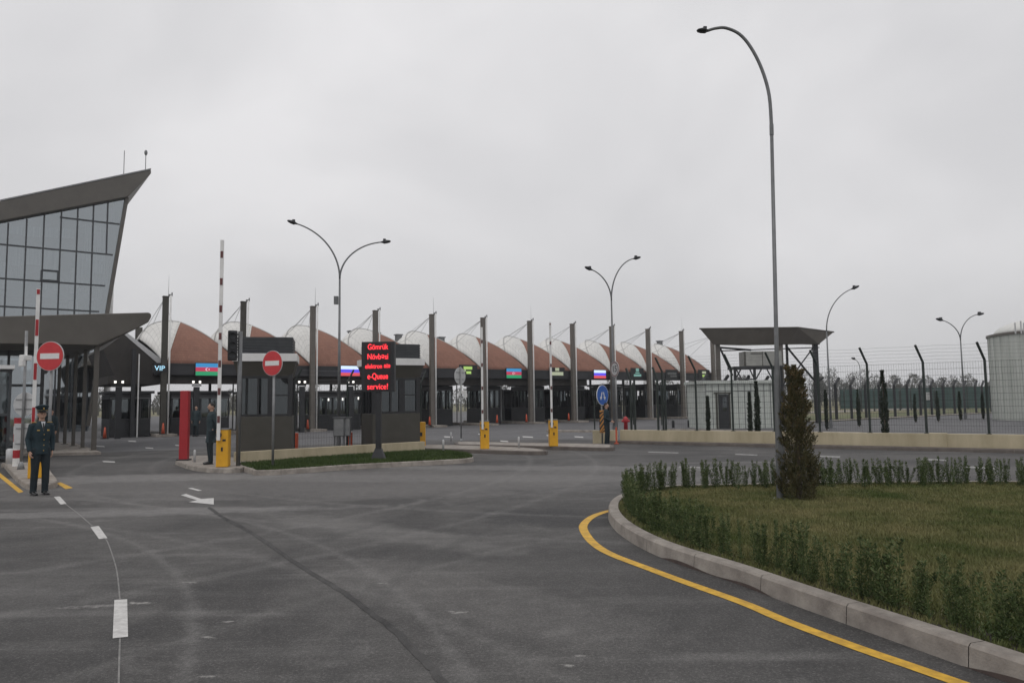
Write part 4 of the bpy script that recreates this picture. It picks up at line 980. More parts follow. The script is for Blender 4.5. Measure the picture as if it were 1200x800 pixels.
# blue arrow sign with striped board
p = gp(706, 520.5); k = p.y/FPX
t = thing('arrow_sign', 'round blue sign with two white diverging arrows above an orange and black striped board', 'road sign', p, .85)
mb = MB(); mb.tube([(0, 0, 0), (0, 0, (520-452)*k)], .032, 10); mb.build('post', 'galv', t, smooth=True)
zd = (520.5-463.5)*k; mb = MB(); mb.disc((0, -.05, zd), (0, 1, 0), .40, .02, 40); d = mb.build('disc', 'white', t)
mb = MB(); mb.disc((0, -.063, zd), (0, 1, 0), .38, .006, 40); mb.build('blue_face', 'blue', d)
for s in (-1, 1):
    mb = MB(); o = lambda x, z: (s*x, -.07, zd+z)
    mb.add([o(.02, .12), o(.08, .12), o(.14, -.08), o(.09, -.08)], [(0, 1, 2, 3)]); mb.add([o(.04, -.07), o(.20, -.07), o(.14, -.20)], [(0, 1, 2)]); mb.build('arrow', 'white', d)
zs = (520.5-494)*k; mb = MB(); nst = 5; wd, hh = .46, .88
mb.box((0, -.045, zs), (wd, .015, hh), mi=0)
for j in range(-2, 6):
    z0 = -hh/2+j*.2
    pts = []
    for (x, z) in ((-wd/2, z0), (wd/2, z0+.36), (wd/2, z0+.46), (-wd/2, z0+.10)): pts.append((x, max(-hh/2, min(hh/2, z))))
    if len(set(pts)) >= 3: mb.add([(x, -.056, zs+z) for x, z in pts], [(0, 1, 2, 3)], 1)
mb.build('striped_board', ['black', mat('board_orange', (.62, .27, .05), (.7, .32, .07), 8, .5)], t)
# round 15 sign
p = gp(723.5, 515); k = p.y/FPX
t = thing('speed_sign', 'narrow looking round white sign with dark 15 and a dark ring', 'road sign', p, -1.15)
mb = MB(); mb.tube([(0, 0, 0), (0, 0, (515-424)*k)], .03, 10); mb.build('post', 'galv', t, smooth=True)
zd = (515-433)*k; mb = MB(); mb.disc((0, -.05, zd), (0, 1, 0), .35, .02, 40); d = mb.build('disc', 'greysign', t)
mb = MB(); n = 40; r1, r2 = .335, .27
mb.add([(r1*cos(2*pi*j/n), -.062, zd+r1*sin(2*pi*j/n)) for j in range(n)]+[(r2*cos(2*pi*j/n), -.062, zd+r2*sin(2*pi*j/n)) for j in range(n)], [(j, (j+1) % n, n+(j+1) % n, n+j) for j in range(n)]); mb.build('ring', mat('faded_ring', (.19, .13, .13), (.25, .17, .17), 9), d)
text('numerals', '15', .40, 'black', d, (0, -.064, zd))
# orange delineator
p = gp(722.5, 520); t = thing('delineator_post', 'thin orange post at the gap between the two beige walls', 'post', p)
mb = MB(); mb.tube([(0, 0, 0), (0, 0, .03), (0, 0, .05), (0, 0, .62), (0, 0, .66)], [.1, .1, .035, .035, .02], 10); mb.build('post_body', 'orange', t, smooth=True)
# red-brown short pillars beyond the island wall
for px, lab in ((347, 'short red post right of the first booth behind the wall'), (410.5, 'short red post right of the grey cabinets behind the wall')):
    q = at(px, 500, 26.5); q.z = 0; t = thing('red_post', lab, 'post', q); mb = MB(); mb.box((0, 0, .35), (.14, .14, .7)); mb.build('post_body', 'orange', t, bevel=.01)
# grey electrical cabinets
for px, w_, lab, y in ((397.5, .36, 'larger left grey electrical cabinet on legs behind the wall', 25.5), (406.5, .26, 'narrow right grey electrical cabinet on legs behind the wall', 25.7)):
    q = at(px, 500, y); q.z = 0; t = thing('electrical_cabinet', lab, 'cabinet', q, .1)
    mb = MB(); mb.box((0, 0, .92), (w_, .25, .62)); cb_ = mb.build('cabinet_body', 'lampgrey', t, bevel=.01)
    mb = MB(); mb.box((0, -.13, .92), (w_-.06, .012, .56)); mb.box((w_*.3, -.14, .92), (.02, .02, .08)); mb.build('door', 'galv', cb_)
    for s in (-1, 1):
        mb = MB(); mb.box((s*(w_/2-.03), 0, .305), (.05, .06, .61)); mb.build('leg', 'lampgrey', t)
    mb = MB(); mb.box((0, 0, 1.25), (w_+.06, .3, .03)); mb.build('lid', 'lampgrey', t)

# ================================================================== STREET LAMPS
def lamp_head(p, d, s=1.0):
    d = Vector(d).normalized(); mb = MB()
    side = Vector((-d.y, d.x, 0)).normalized() if abs(d.z) < .99 else Vector((1, 0, 0))
    mb.tube([p-d*.10*s, p, p+d*.08*s, p+d*.24*s, p+d*.38*s, p+d*.44*s], [.035*s, .06*s, .15*s, .17*s, .13*s, .04*s], 12, ry=[.035*s, .06*s, .10*s, .09*s, .06*s, .02*s], up=side)
    mb.box(p+d*.10*s+Vector((0, 0, .09*s)), (.14*s, .14*s, .14*s), d); return mb
def street_lamp(base, arms, zj, r0, label, group, hs=1.0, box_=None, curve=None, droop=.0):
    """arms: list of (dx, dy, ztop); zj: height where the arms leave the pole"""
    t = thing('street_lamp', label, 'street lamp', base, group=group)
    mb = MB(); mb.tube([(0, 0, 0), (0, 0, zj*.5), (0, 0, zj)], [r0, r0*.75, r0*.5], 12); mb.build('pole', 'lampgrey', t, smooth=True)
    mb = MB(); mb.box((0, 0, .015), (r0*5, r0*5, .03)); mb.tube([(0, 0, .03), (0, 0, .5)], r0*1.25, 12); mb.build('base_plate', 'lampgrey', t)
    for (dx, dy, zt, k) in arms:
        pts = []; n = 18
        for i in range(n+1):
            u = i/n*k; # quarter-ellipse like sweep
            pts.append(Vector((dx*(1-cos(u*pi/2))/(1-cos(k*pi/2)), dy*(1-cos(u*pi/2))/(1-cos(k*pi/2)), zj+(zt-zj)*sin(u*pi/2)/max(sin(min(k, 1)*pi/2), .01))))
        mb = MB(); mb.tube(pts, [r0*.5-(r0*.15)*i/n for i in range(n+1)], 10); ar = mb.build('arm', 'lampgrey', t, smooth=True)
        d = pts[-1]-pts[-2]; lamp_head(pts[-1], d, hs*1.6).build('lamp_head', 'black', ar, smooth=False)
    if box_:
        mb = MB(); mb.box((-.12, -.05, box_), (.14, .14, .3)); mb.build('control_box', 'lampgrey', t)
    return t
def zof(px, py, Y): return at(px, py, Y).z
# big near lamp on the roundabout
p = gp(914, 584.5, .12); Y = p.y; j = at(905.5, 150, Y); top = at(868, 34, Y); hd = at(826, 37.5, Y)
t = thing('street_lamp', 'tall grey single arm street lamp standing in the roundabout lawn beside the conifer', 'street lamp', p, group=None); t.rotation_euler.y = .019
mb = MB(); zj = j.z-.12; dxj = j.x-p.x
mb.tube([(0, 0, 0), (0, 0, 2.2), (0, 0, 2.26), (0, 0, zj)], [.040, .039, .034, .028], 14); mb.build('pole', 'lampgrey', t, smooth=True)
mb = MB(); mb.box((0, 0, .0), (.22, .22, .03)); mb.tube([(0, 0, .0), (0, 0, 1.95), (0, 0, 2.05)], [.052, .050, .042], 14)
mb.box((0, -.07, .7), (.09, .03, .35)); mb.build('base_plate', 'lampgrey', t, smooth=False)
arm = [Vector((0, 0, zj))]
ax = at(826, 37.5, Y)
ctrl = [(905.5, 150), (902, 112), (893, 82), (880, 57), (866, 41), (850, 34), (838, 34.5), (828, 37.5)]
pts = [Vector((at(x, y, Y).x-p.x - (j.x-p.x), 0, at(x, y, Y).z-.12)) for x, y in ctrl]; pts = catmull(pts, 5)
mb = MB(); mb.tube(pts, [.029-.006*i/len(pts) for i in range(len(pts))], 12); ar = mb.build('arm', 'lampgrey', t, smooth=True)
mb = MB(); mb.tube([(0, 0, zj-.12), (0, 0, zj+.06)], .034, 12); mb.build('joint_collar', 'lampgrey', t)
lamp_head(pts[-1], Vector((-1, 0, .02)), .40).build('lamp_head', 'black', ar)
def dbl(base, Y, top_l, top_r, junc, r0, label, hs=.6, box_=None):
    base = Vector((base.x, base.y, base.z)); zl = zof(*top_l, Y)-base.z; zj = zof(*junc, Y)-base.z
    arms = [(at(*top_l, Y).x-at(*junc, Y).x, -.3, zl, .82)]
    if top_r: arms.append((at(*top_r, Y).x-at(*junc, Y).x, .4, zof(*top_r, Y)-base.z, .92))
    return street_lamp(base, arms, zj, r0, label, 'double arm street lamps' if top_r else None, hs, box_)
b = at(397, 500, 27.5); b.z = 0; dbl(b, 27.5, (347, 264), (444, 281), (396, 327), .07, 'double arm street lamp rising behind the grey cabinets, nearest double one', .45, zof(396, 352, 27.5))
b = at(720, 500, 36); b.z = 0; dbl(b, 36, (693, 317), (746, 301), (717.5, 352), .075, 'double arm street lamp behind the round 15 sign, in the middle distance', .5)
b = at(974, 500, 42); b.z = 0; dbl(b, 42, (1002, 339), None, (974.5, 388), .07, 'single arm street lamp behind the flared shelter roof, leaning right', .55)
b = at(1131, 485, 56); b.z = 0; dbl(b, 56, (1107, 375.5), (1156, 367.5), (1131.5, 399), .085, 'double arm street lamp inside the fenced compound left of the tank', .7)
b = at(1010, 475, 122); b.z = 0; dbl(b, 122, (1003, 421), None, (1010, 432), .12, 'tiny distant street lamp left of the slim cypress', 1.0)

# ================================================================== FENCES
def bent_post(mb, p, h, bend, r=.035, tilt=.42):
    q = p+Vector((0, 0, h)); e = q+bend*.28+Vector((0, 0, tilt)); mb.tube([p, q, e], r, 6)
def mesh_fence(name, P0, D, s_posts, z0, h, bend, label, mat_='darkpole', vstep=.10, wires=4, r=.0026, pr=.04, rails=6, tilt=.55, span=None, blen=.28):
    t = thing(name, label, 'fence', P0+Vector((0, 0, z0)))
    for s in s_posts:
        mb = MB(); p = P0+D*s+Vector((0, 0, z0)); q = p+Vector((0, 0, h)); e = q+bend*blen+Vector((0, 0, tilt)); mb.tube([p, q, e], pr, 8); mb.box(p+Vector((0, 0, .01)), (.14, .14, .02), D); mb.build('post', mat_, t, True)
    a, b = span if span else (s_posts[0], s_posts[-1])
    mb = MB(); k = int((b-a)/vstep)
    for i in range(k+1):
        p = P0+D*(a+i*vstep)+Vector((0, 0, z0)); mb.tube([p+Vector((0, 0, .04)), p+Vector((0, 0, h-.02))], r, 3, caps=False)
    for i in range(rails):
        z = z0+.06+(h-.1)*i/(rails-1); mb.tube([P0+D*a+Vector((0, 0, z)), P0+D*b+Vector((0, 0, z))], r*1.5, 3)
    mb.build('mesh_panel', mat_, t, True, fix=False)
    mb = MB()
    for i in range(wires):
        f = (i+.7)/wires; o = bend*blen*f+Vector((0, 0, z0+h+tilt*f)); n = max(2, int((b-a)/.4)); pts = []
        for j in range(n+1): pts.append(P0+D*(a+(b-a)*j/n)+o+Vector((0, 0, -.02*sin(pi*((j*.4/1.6) % 1)))))
        mb.tube(pts, r*1.3, 3)
    mb.build('barbed_wire', 'galv', t, True, fix=False)
    return t
def s_at(px, P0, D, off=Vector()):
    r = ray(px, 480); P = P0; den = r.x*D.y-r.y*D.x; return (P.x*r.y-P.y*r.x)/den*1.0
FP = RW0+WN*.12
ss = [s_at(x, FP, WD) for x in (816, 858.5, 907, 960, 1018.5, 1084.5, 1157.5)]
st_ = ss[-1]-ss[-2]; ss2 = ss+[ss[-1]+st_*k for k in (1, 2, 3, 4)]
mesh_fence('mesh_fence', FP, WD, [s_at(777, FP, WD)]+ss2, .52, 2.32, Vector((-1, -.35, 0)), 'dark green mesh fence with bent post tops standing on the long beige wall', vstep=.075, rails=12, r=.0028, wires=5, blen=.27)
# gate posts and clustered posts left of it
t = thing('fence_gate', 'cluster of dark green gate posts at the left end of the compound fence', 'gate', FP+WD*.3+Vector((0, 0, .52)))
for x, b in ((739.5, 1), (744, -1), (771, 1), (780, -1), (696.5, 0)):
    s = s_at(x, FP, WD); p = FP+WD*s+Vector((0, 0, .52)); mb = MB(); q = p+Vector((0, 0, 2.0 if b else 1.2))
    mb.tube([p, q]+([q+(-WD*.18)+Vector((0, 0, .5))] if b > 0 else []), .045 if b else .03, 8); mb.build('post', 'darkpole', t, True)
mb = MB()
for x in (742, 775):
    s = s_at(x, FP, WD); p = FP+WD*s+Vector((0, 0, .52)); mb.tube([p+Vector((0, 0, .2)), p+Vector((0, 0, 1.9))], .02, 6)
mb.build('latch_rod', 'darkpole', t, True)
# booth side fence with bent posts
BF = (WB-WA).normalized(); BN = Vector((-BF.y, BF.x, 0)); P0 = WA+BN*1.9
sb = [s_at(x, P0, BF) for x in (345, 407, 465, 493)]
mesh_fence('mesh_fence', P0, BF, sb, 0, 2.45, BF, 'thin mesh fence with dark bent posts linking the two booths behind the low wall', vstep=.10, rails=10, r=.0022, wires=3, pr=.035, blen=.25, tilt=.45)
# far fence of the compound, posts bent to the right
sf = []
for x in (823, 848, 873, 896, 980, 998, 1015, 1031, 1049, 1064, 1079, 1092, 1106, 1119, 1131, 1144, 1152, 1162): sf.append(s_at(x, FF0, FD))
mesh_fence('mesh_fence', FF0, FD, sf, 0, 2.75, FD, 'far mesh fence of the compound with post tops bent to the right', mat_='black', vstep=.16, rails=8, r=.005, wires=4, pr=.11, blen=.62, tilt=.5)
# third fence further away
P3 = FF0+Vector((-FD.y, FD.x, 0))*14; s3 = [s_at(x, P3, FD) for x in (905, 930, 955, 990, 1010, 1025, 1055, 1068, 1096, 1117, 1128, 1147)]
mesh_fence('mesh_fence', P3, FD, s3, 0, 2.5, FD, 'most distant thin post fence at the edge of the dry field', vstep=.8, rails=4, r=.006, wires=2, pr=.09, blen=.5)
# green screened fence far away
a = at(985, 470, 112); b = at(1162, 470, 100); a.z = b.z = 0; d = (b-a).normalized(); Ls = (b-a).length
t = thing('screen_fence', 'long dark green screened fence in front of the hazy trees at right', 'fence', a)
mb = MB(); n = int(Ls/2.5)
for k in range(n): mb.box(a+d*(k+.5)*Ls/n+Vector((0, 0, 1.55)), (Ls/n-.05, .05, 2.9), d)
mb.build('screen', 'screenfence', t, True)
for k in range(n+1):
    mb = MB(); mb.box(a+d*k*Ls/n+Vector((0, 0, 1.7)), (.12, .12, 3.4), d); mb.build('post', 'darkpole', t, True)
p = onp(1087, 464, a-Vector((0, .3, 0)), d); mb = MB(); mb.box((0, 0, 0), (.7, .04, 1.1), d); o = mb.build('notice', 'greysign'); o.location = p; tag(o, 'small pale notice board on the far green screened fence', 'notice')

# ================================================================== COMPOUND STRUCTURES
# pale green hut
h0 = gp(828, 502.5); hd = Vector((.995, .1, 0)).normalized(); hn = Vector((-hd.y, hd.x, 0)); wd = 4.35
t = thing('hut', 'pale green panelled hut with a dark door under the flared shelter roof', 'hut', h0)
hh = 2.62
mb = MB(); mb.box(h0+hd*wd/2+hn*1.6+Vector((0, 0, hh/2)), (wd, 3.2, hh), hd); mb.build('wall', 'hut', t, True)
mb = MB(); mb.box(h0+hd*wd/2+hn*1.6+Vector((0, 0, hh+.09)), (wd+.3, 3.5, .18), hd); mb.build('roof', 'hut', t, True, bevel=.02)
mb = MB()
for k in range(12): mb.box(h0+hd*(.02+k*wd/11.1)-hn*.012+Vector((0, 0, hh/2)), (.03, .03, hh-.04), hd)
mb.box(h0+hd*wd/2-hn*.013+Vector((0, 0, 2.2)), (wd, .02, .03), hd); mb.build('panel_joint', 'lampgrey', t, True)
dx = s_at(848, h0, hd); mb = MB(); mb.box(h0+hd*dx-hn*.03+Vector((0, 0, 1.0)), (.62, .05, 1.98), hd); dr = mb.build('door', 'black', t, True)
mb = MB(); mb.box(h0+hd*(dx-.42)-hn*.035+Vector((0, 0, 1.05)), (.1, .06, 2.1), hd); mb.box(h0+hd*(dx+.0)-hn*.035+Vector((0, 0, 2.08)), (1.15, .06, .07), hd); mb.box(h0+hd*(dx+.36)-hn*.035+Vector((0, 0, 1.05)), (.08, .06, 2.1), hd); mb.build('door_frame', 'booth', t, True)
mb = MB(); mb.box(h0+hd*(dx+.05)-hn*.06+Vector((0, 0, 1.45)), (.28, .02, .8), hd); mb.build('door_pane', 'glass2', dr, True)
# flared shelter roof
SH = 50.0
t = thing('shelter', 'grey shelter with a flared inverted tray roof on braced steel posts', 'shelter', Vector((at(900, 480, SH).x, SH, 0)))
zt = at(900, 385, SH).z; A = at(820, 385, SH-1.5); B = at(935, 384.5, SH-1.5); C = at(977, 389, SH+2.2); D_ = at(862, 389, SH+2.6)
zt = A.z; T = [Vector((q.x, q.y, zt)) for q in (A, B, C, D_)]
B.z = zt
zb = zt-1.02; cc = sum(T, Vector())/4
lo = [Vector((cc.x+(q.x-cc.x)*.66, cc.y+(q.y-cc.y)*.62, zb)) for q in T]
a2 = at(836, 402, SH-.8); b2 = at(925, 406, SH-.8); lo[0] = Vector((a2.x, a2.y, zb)); lo[1] = Vector((b2.x, b2.y, zb)); c2 = at(960, 405, SH+1.2); lo[2] = Vector((c2.x, c2.y, zb+.1)); d2 = at(870, 405, SH+1.6); lo[3] = Vector((d2.x, d2.y, zb+.1))
mb = MB(); mb.add(T+lo, [(0, 1, 5, 4), (1, 2, 6, 5), (2, 3, 7, 6), (3, 0, 4, 7)]+[(4, 5, 6, 7)]+[(0, 1, 2, 3)]); mb.build('roof', 'clad2', t, True)
mb = MB()
for i in range(4): mb.tube([T[i]+Vector((0, 0, .0)), T[(i+1) % 4]+Vector((0, 0, .0))], .05, 6)
mb.build('roof_edge', 'clad', t, True)
def post(px, Y, z1, wd_, nm='post', m='clad2', base=0):
    q = at(px, 480, Y); mb = MB(); mb.box((q.x, q.y, (z1+base)/2), (wd_, wd_, z1-base)); return mb.build(nm, m, t, True)
post(843.5, SH-.2, zb+.2, .26, m='clad2'); post(917.5, SH-.5, zb+.3, .26); post(958.5, SH+1.5, zb+.3, .3, m='black'); post(925, SH+2, zb+.3, .14, m='black')
mb = MB()
def br(x0, y0, x1, y1, Y0, Y1=None, r=.07): mb.tube([at(x0, y0, Y0), at(x1, y1, Y1 or Y0)], r, 6)
br(844, 408, 858.5, 440, SH-.2); br(921, 405, 957, 449, SH, SH+1.5); br(956, 403, 917, 456, SH+1.5, SH, .045); br(845, 411, 960, 407, SH+.5, SH+1.5, .04); br(843, 407, 880, 410, SH+1); br(957, 449, 965, 442, SH+1.5)
br(917, 402, 960, 403, SH, SH+1.5, .06)
mb.build('brace', 'black', t, True)
# elevated equipment box on frame
EQ = 48.0
t = thing('equipment_platform', 'grey box unit raised on a dark steel frame under the shelter roof', 'platform', Vector((at(893, 480, EQ).x, EQ, 0)))
q = at(893, 420, EQ+.2); q1 = at(870, 412, EQ+.2); q2 = at(914, 428.5, EQ+.2)
mb = MB(); mb.box(((q1.x+q2.x)/2, EQ+.4, (q1.z+q2.z)/2), (q2.x-q1.x, 1.2, q1.z-q2.z)); bx = mb.build('box_unit', 'ac', t, True, bevel=.02)
mb = MB(); mb.box((q1.x+.02, EQ-.21, (q1.z+q2.z)/2), (.12, .04, q1.z-q2.z-.05)); mb.box(((q1.x+q2.x)/2-.05, EQ-.215, (q1.z+q2.z)/2), (.03, .03, q1.z-q2.z-.05)); mb.box(((q1.x+q2.x)/2-.4, EQ-.215, q1.z-.15), (.8, .03, .06)); mb.build('box_trim', 'booth', bx, True)
zf = q2.z-.1; xl = at(860, 430, EQ-.2).x; xr = at(925, 430, EQ-.2).x
mb = MB(); mb.box(((xl+xr)/2, EQ-.2, zf), (xr-xl, .14, .16)); mb.box(((xl+xr)/2, EQ+1.1, zf), (xr-xl, .14, .16)); mb.box((xl, EQ+.4, zf), (.12, 1.3, .14)); mb.box((xr, EQ+.4, zf), (.12, 1.3, .14)); mb.build('frame', 'black', t, True)
for x, y, z1 in ((xl+.06, EQ-.2, zf), (xr-.06, EQ-.2, zf), (xr-.06, EQ+1.1, zf), (at(884, 430, EQ-.2).x, EQ-.2, zf), (at(906, 430, EQ-.2).x, EQ-.2, zf)):
    mb = MB(); mb.box((x, y, z1/2), (.14, .14, z1)); mb.build('leg', 'black', t, True)
mb = MB()
for a_, b_ in (((862, 431), (869, 444)), ((869, 431), (862, 444)), ((878, 431), (884, 444)), ((886, 444), (893, 431)), ((898, 431), (906, 446)), ((914, 431), (907, 446)), ((925, 432), (916, 458)), ((862, 444), (884, 444))):
    mb.tube([at(*a_, EQ-.25), at(*b_, EQ-.25)], .045, 6)
mb.build('brace', 'black', t, True)
# tank
tq = gp(1159, 492.5); Yt = tq.y; Rt = 4.6; tcx = tq.x+Rt*.97
zt = at(1160, 392, Yt).z
t = thing('storage_tank', 'large pale round storage tank with domed roof at the right edge', 'tank', (39.0, 52.0, 0)); tcx = 39.0; Yt = 52.0
mb = MB(); mb.tube([(0, 0, 0), (0, 0, zt)], Rt, 72); mb.build('shell', 'tank', t, smooth=False)
mb = MB(); mb.tube([(0, 0, zt-.1), (0, 0, zt+.05)], Rt+.12, 72); mb.build('rim', 'clad2', t)
mb = MB(); prof = [(Rt*.93*cos(k*pi/2/10), 1.25*sin(k*pi/2/10)) for k in range(11)]
mb.tube([(0, 0, zt+.05+z) for r, z in prof], [max(r, .02) for r, z in prof], 48); mb.build('dome', 'rib', t, smooth=True)
mb = MB()
for k in range(0, 36):
    an = 2*pi*k/36; mb.tube([(Rt*1.005*cos(an), Rt*1.005*sin(an), 0), (Rt*1.005*cos(an), Rt*1.005*sin(an), zt)], .025, 4)
mb.build('seam', 'hut', t)
mb = MB()
for px, y1 in ((1171, 381), (1177.5, 379), (1181, 381)):
    q = at(px, y1, Yt-1); mb.tube([(q.x-tcx, -2.6, zt-.2), (q.x-tcx, -2.6, q.z)], .05, 6)
for x, y1 in ((1197, 346),):
    q = at(x, y1, Yt); mb.tube([(q.x-tcx, -1, zt), (q.x-tcx, -1, q.z)], [.05, .02], 6)
for z in (zt+.9, zt+1.3):
    mb.tube([(-2.2, -2.6, z), (0, -3.2, z), (2.4, -2.6, z)], .03, 5)
for x in (-2.2, -1, .2, 1.4, 2.4): mb.tube([(x, -2.9, zt+.3), (x, -2.9, zt+1.3)], .03, 5)
mb.build('roof_pipes', 'greysign', t)
# little ground bollards on plaza near the hut
for px, py, lab in ((789, 501, 'small dark stub on the plaza left of the right end kiosk'), (807.5, 500.5, 'small dark stub on the plaza near the right end kiosk'), (820, 500.5, 'small dark stub on the plaza beside the pale hut')):
    p = gp(px, py); t = thing('bollard', lab, 'bollard', p); mb = MB(); mb.tube([(0, 0, 0), (0, 0, .42), (0, 0, .46)], [.09, .09, .05], 8); mb.build('post', 'black', t)

# ================================================================== VEGETATION
def clump_mesh(name, n, shape, leaf, m, up=.7, seed=0, m2=None, f2=None):
    """n leaf quads; shape(rng)->(pos, outward) ; leaf=(len, width)"""
    rg = random.Random(seed); vs = []; fs = []; mi = []
    for _ in range(n):
        p, outw = shape(rg); d = (Vector((rg.gauss(0, .45), rg.gauss(0, .45), up))+outw*(1-up)*1.2).normalized()
        s = d.cross(Vector((rg.gauss(0, 1), rg.gauss(0, 1), rg.gauss(0, 1)))).normalized(); Lf = leaf[0]*rg.uniform(.6, 1.4); Wd = leaf[1]*rg.uniform(.6, 1.4)
        o = len(vs); vs += [p, p+d*Lf*.5+s*Wd*.5, p+d*Lf, p+d*Lf*.5-s*Wd*.5]; fs.append((o, o+1, o+2, o+3)); mi.append(1 if (f2 and f2(p, rg)) else 0)
    mb = MB(); mb.v = [tuple(v) for v in vs]; mb.f = fs; mb.m = mi
    return mb
# big conifer on the roundabout
p = gp(937, 585.5, .12); Hc = 2.2
t = thing('cypress', 'brown tipped conical conifer on the roundabout lawn beside the tall lamp', 'tree', p)
mb = MB(); mb.tube([(0, 0, 0), (.01, 0, .8), (0, .01, Hc*.85)], [.05, .035, .008], 8); mb.build('trunk', 'trunk', t)
twigs = []
rg = random.Random(3)
for k in range(210):
    z = Hc*(.05+.88*rg.random()**1.1); R = .27*(1-(z/Hc)**1.15)+.012; an = rg.uniform(0, 2*pi); twigs.append((Vector((R*cos(an)*rg.uniform(.45, 1.05), R*sin(an)*rg.uniform(.45, 1.05), z)), rg.uniform(.5, 1)*(.10+.24*(1-z/Hc))))
def cshape(r):
    if r.random() < .25:
        z = Hc*.95*r.random(); R = (.24*(1-(z/Hc)**1.15)+.01)*sqrt(r.random()); an = r.uniform(0, 2*pi); return Vector((R*cos(an), R*sin(an), z)), Vector((cos(an), sin(an), 0))
    c, l = r.choice(twigs); u = r.random(); wr = .055*(1-u*.8); o = Vector((c.x, c.y, 0)); o = o.normalized() if o.length > 0 else Vector((1, 0, 0))
    return c+o*.10*u+Vector((r.gauss(0, wr*.6), r.gauss(0, wr*.6), (u-.25)*l)), o
mb = clump_mesh('crown', 30000, cshape, (.042, .011), None, .75, 5, f2=lambda p, r: r.random() < (.05+.75*max(0, (p.z/Hc-.45)))*(1.0 if sin(p.z*23+p.x*9) > -.3 else .4))
mb.build('crown', ['cyp', 'cyptip'], t, fix=False)
# slim dark cypresses
def slim(px, ytop, ybase, wpx, label, Yfix=None):
    p = gp(px, ybase) if not Yfix else at(px, 480, Yfix); p.z = 0; k = p.y/FPX; h = (at(px, ytop, p.y).z); w_ = wpx*k/2*.85
    t = thing('slim_cypress', label, 'tree', p, group='slim dark cypresses in the compound'); mb = MB(); mb.tube([(0, 0, 0), (0, 0, h*.9)], [.04, .01], 6); mb.build('trunk', 'trunk', t)
    sd = int(px)
    tw = [(random.Random(sd+q).uniform(0, 2*pi), random.Random(sd*3+q).random()) for q in range(40)]
    def sh(r):
        an, zz = r.choice(tw); z = min(1, max(.03, zz+r.gauss(0, .07))); R = w_*(sin(min(1, z*1.9+.35)*pi/2) if z < .5 else (1-((z-.5)/.5)**1.7*.92))
        an += r.gauss(0, .25); R *= r.uniform(.3, 1.0); return Vector((R*cos(an), R*sin(an), z*h*.97)), Vector((cos(an), sin(an), 0))
    clump_mesh('crown', 4200, sh, (.10, .03), None, .92, sd).build('crown', 'slim', t, fix=False)
slim(1036, 434, 508, 9.5, 'largest slim cypress just behind the near mesh fence', 27.0)
slim(887, 447, 506, 7, 'slim cypress at the right corner of the pale hut, taller of the two', 30)
slim(878.5, 460, 503.5, 4.5, 'thin small cypress in front of the hut wall, left of the taller one', 33)
slim(829.5, 465, 505, 3.6, 'small slim cypress at the left corner of the pale hut', 31)
slim(968, 457, 499, 3.6, 'slim cypress between the shelter post and the single arm lamp', 40)
slim(1006, 456, 497.5, 4, 'slim cypress left of the largest one, farther away', 44)
slim(1072.5, 462, 494.5, 3.6, 'slim cypress directly left of the second near fence post', 50)
slim(1099, 458, 494, 3.6, 'slim cypress right of the second near fence post', 51)
slim(1125, 459, 492.5, 4, 'slim cypress left of the far double lamp pole', 53)
slim(1152, 459, 491, 3.6, 'slim cypress beside the tank', 55)
# hedge shrubs
protos = []
for k in range(6):
    rg = random.Random(50+k); hgt = .50; stems = [(rg.gauss(0, .035), rg.gauss(0, .035), rg.gauss(0, .05), rg.gauss(0, .05), hgt*rg.uniform(.6, 1.0)) for _ in range(5 if k < 4 else 3)]
    stems[0] = (0, 0, 0.01, 0, hgt)
    def sh(r, stems=stems, full=(k < 4)):
        sx, sy, lx, ly, h = r.choice(stems); u = r.random()**.85; R = (.042 if full else .028)*(1.15-u*.8); an = r.uniform(0, 2*pi)
        return Vector((sx+lx*u+R*cos(an)*r.random(), sy+ly*u+R*sin(an)*r.random(), .02+h*u*.93)), Vector((cos(an), sin(an), 0))
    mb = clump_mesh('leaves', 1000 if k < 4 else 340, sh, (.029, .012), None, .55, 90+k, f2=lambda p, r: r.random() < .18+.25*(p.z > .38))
    for (sx, sy, lx, ly, h) in stems: mb.tube([(sx*.3, sy*.3, 0), (sx+lx*.5, sy+ly*.5, h*.5), (sx+lx, sy+ly, h*.92)], [.006, .004, .002], 4)
    me = mb.build('shrub', ['leaf', 'leafpale'], None, fix=False); me.hide_render = False; protos.append(me)
def shrubs(path, step, labels, group, z, jitter=.03, sc_=(.8, 1.1), first=0):
    out_ = []
    for i, q in enumerate(resample(path, step)):
        src = protos[random.choice([0, 1, 2, 3, 0, 1, 2, 3, 4, 5])]; o = src.copy(); o.name = 'hedge_shrub'; col.objects.link(o)
        s = random.uniform(*sc_)*.93; o.location = (q.x+random.uniform(-jitter, jitter), q.y+random.uniform(-jitter, jitter), z); o.rotation_euler = (random.gauss(0, .04), random.gauss(0, .04), random.uniform(0, 6.28)); wx = random.uniform(.75, 1.15); o.scale = (s*wx, s*wx*random.uniform(.9, 1.15), s*1.06)
        tag(o, labels, 'shrub', group); out_.append(o)
    return out_
front = [p for p in offset(kp[18:], .32)]
shrubs(front, .165, 'young upright leafy shrub in the front hedge row just behind the roundabout kerb', 'hedge shrubs along the near kerb', .12)
tipn = offset(kp[:19], .32); shrubs(tipn, .16, 'young upright leafy shrub in the curved hedge row at the left tip of the roundabout', 'hedge shrubs at the roundabout tip', .12)
bk2 = offset(bk, .45); bk2 = [q for q in bk2 if q.x < 13]
shrubs(bk2, .175, 'young upright leafy shrub in the back hedge row beyond the roundabout lawn', 'hedge shrubs along the far kerb', .12, .04)
shrubs(offset(bk2, .28), .55, 'young upright leafy shrub in the back hedge row beyond the roundabout lawn', 'hedge shrubs along the far kerb', .12, .08)
for o in protos: bpy.data.objects.remove(o)
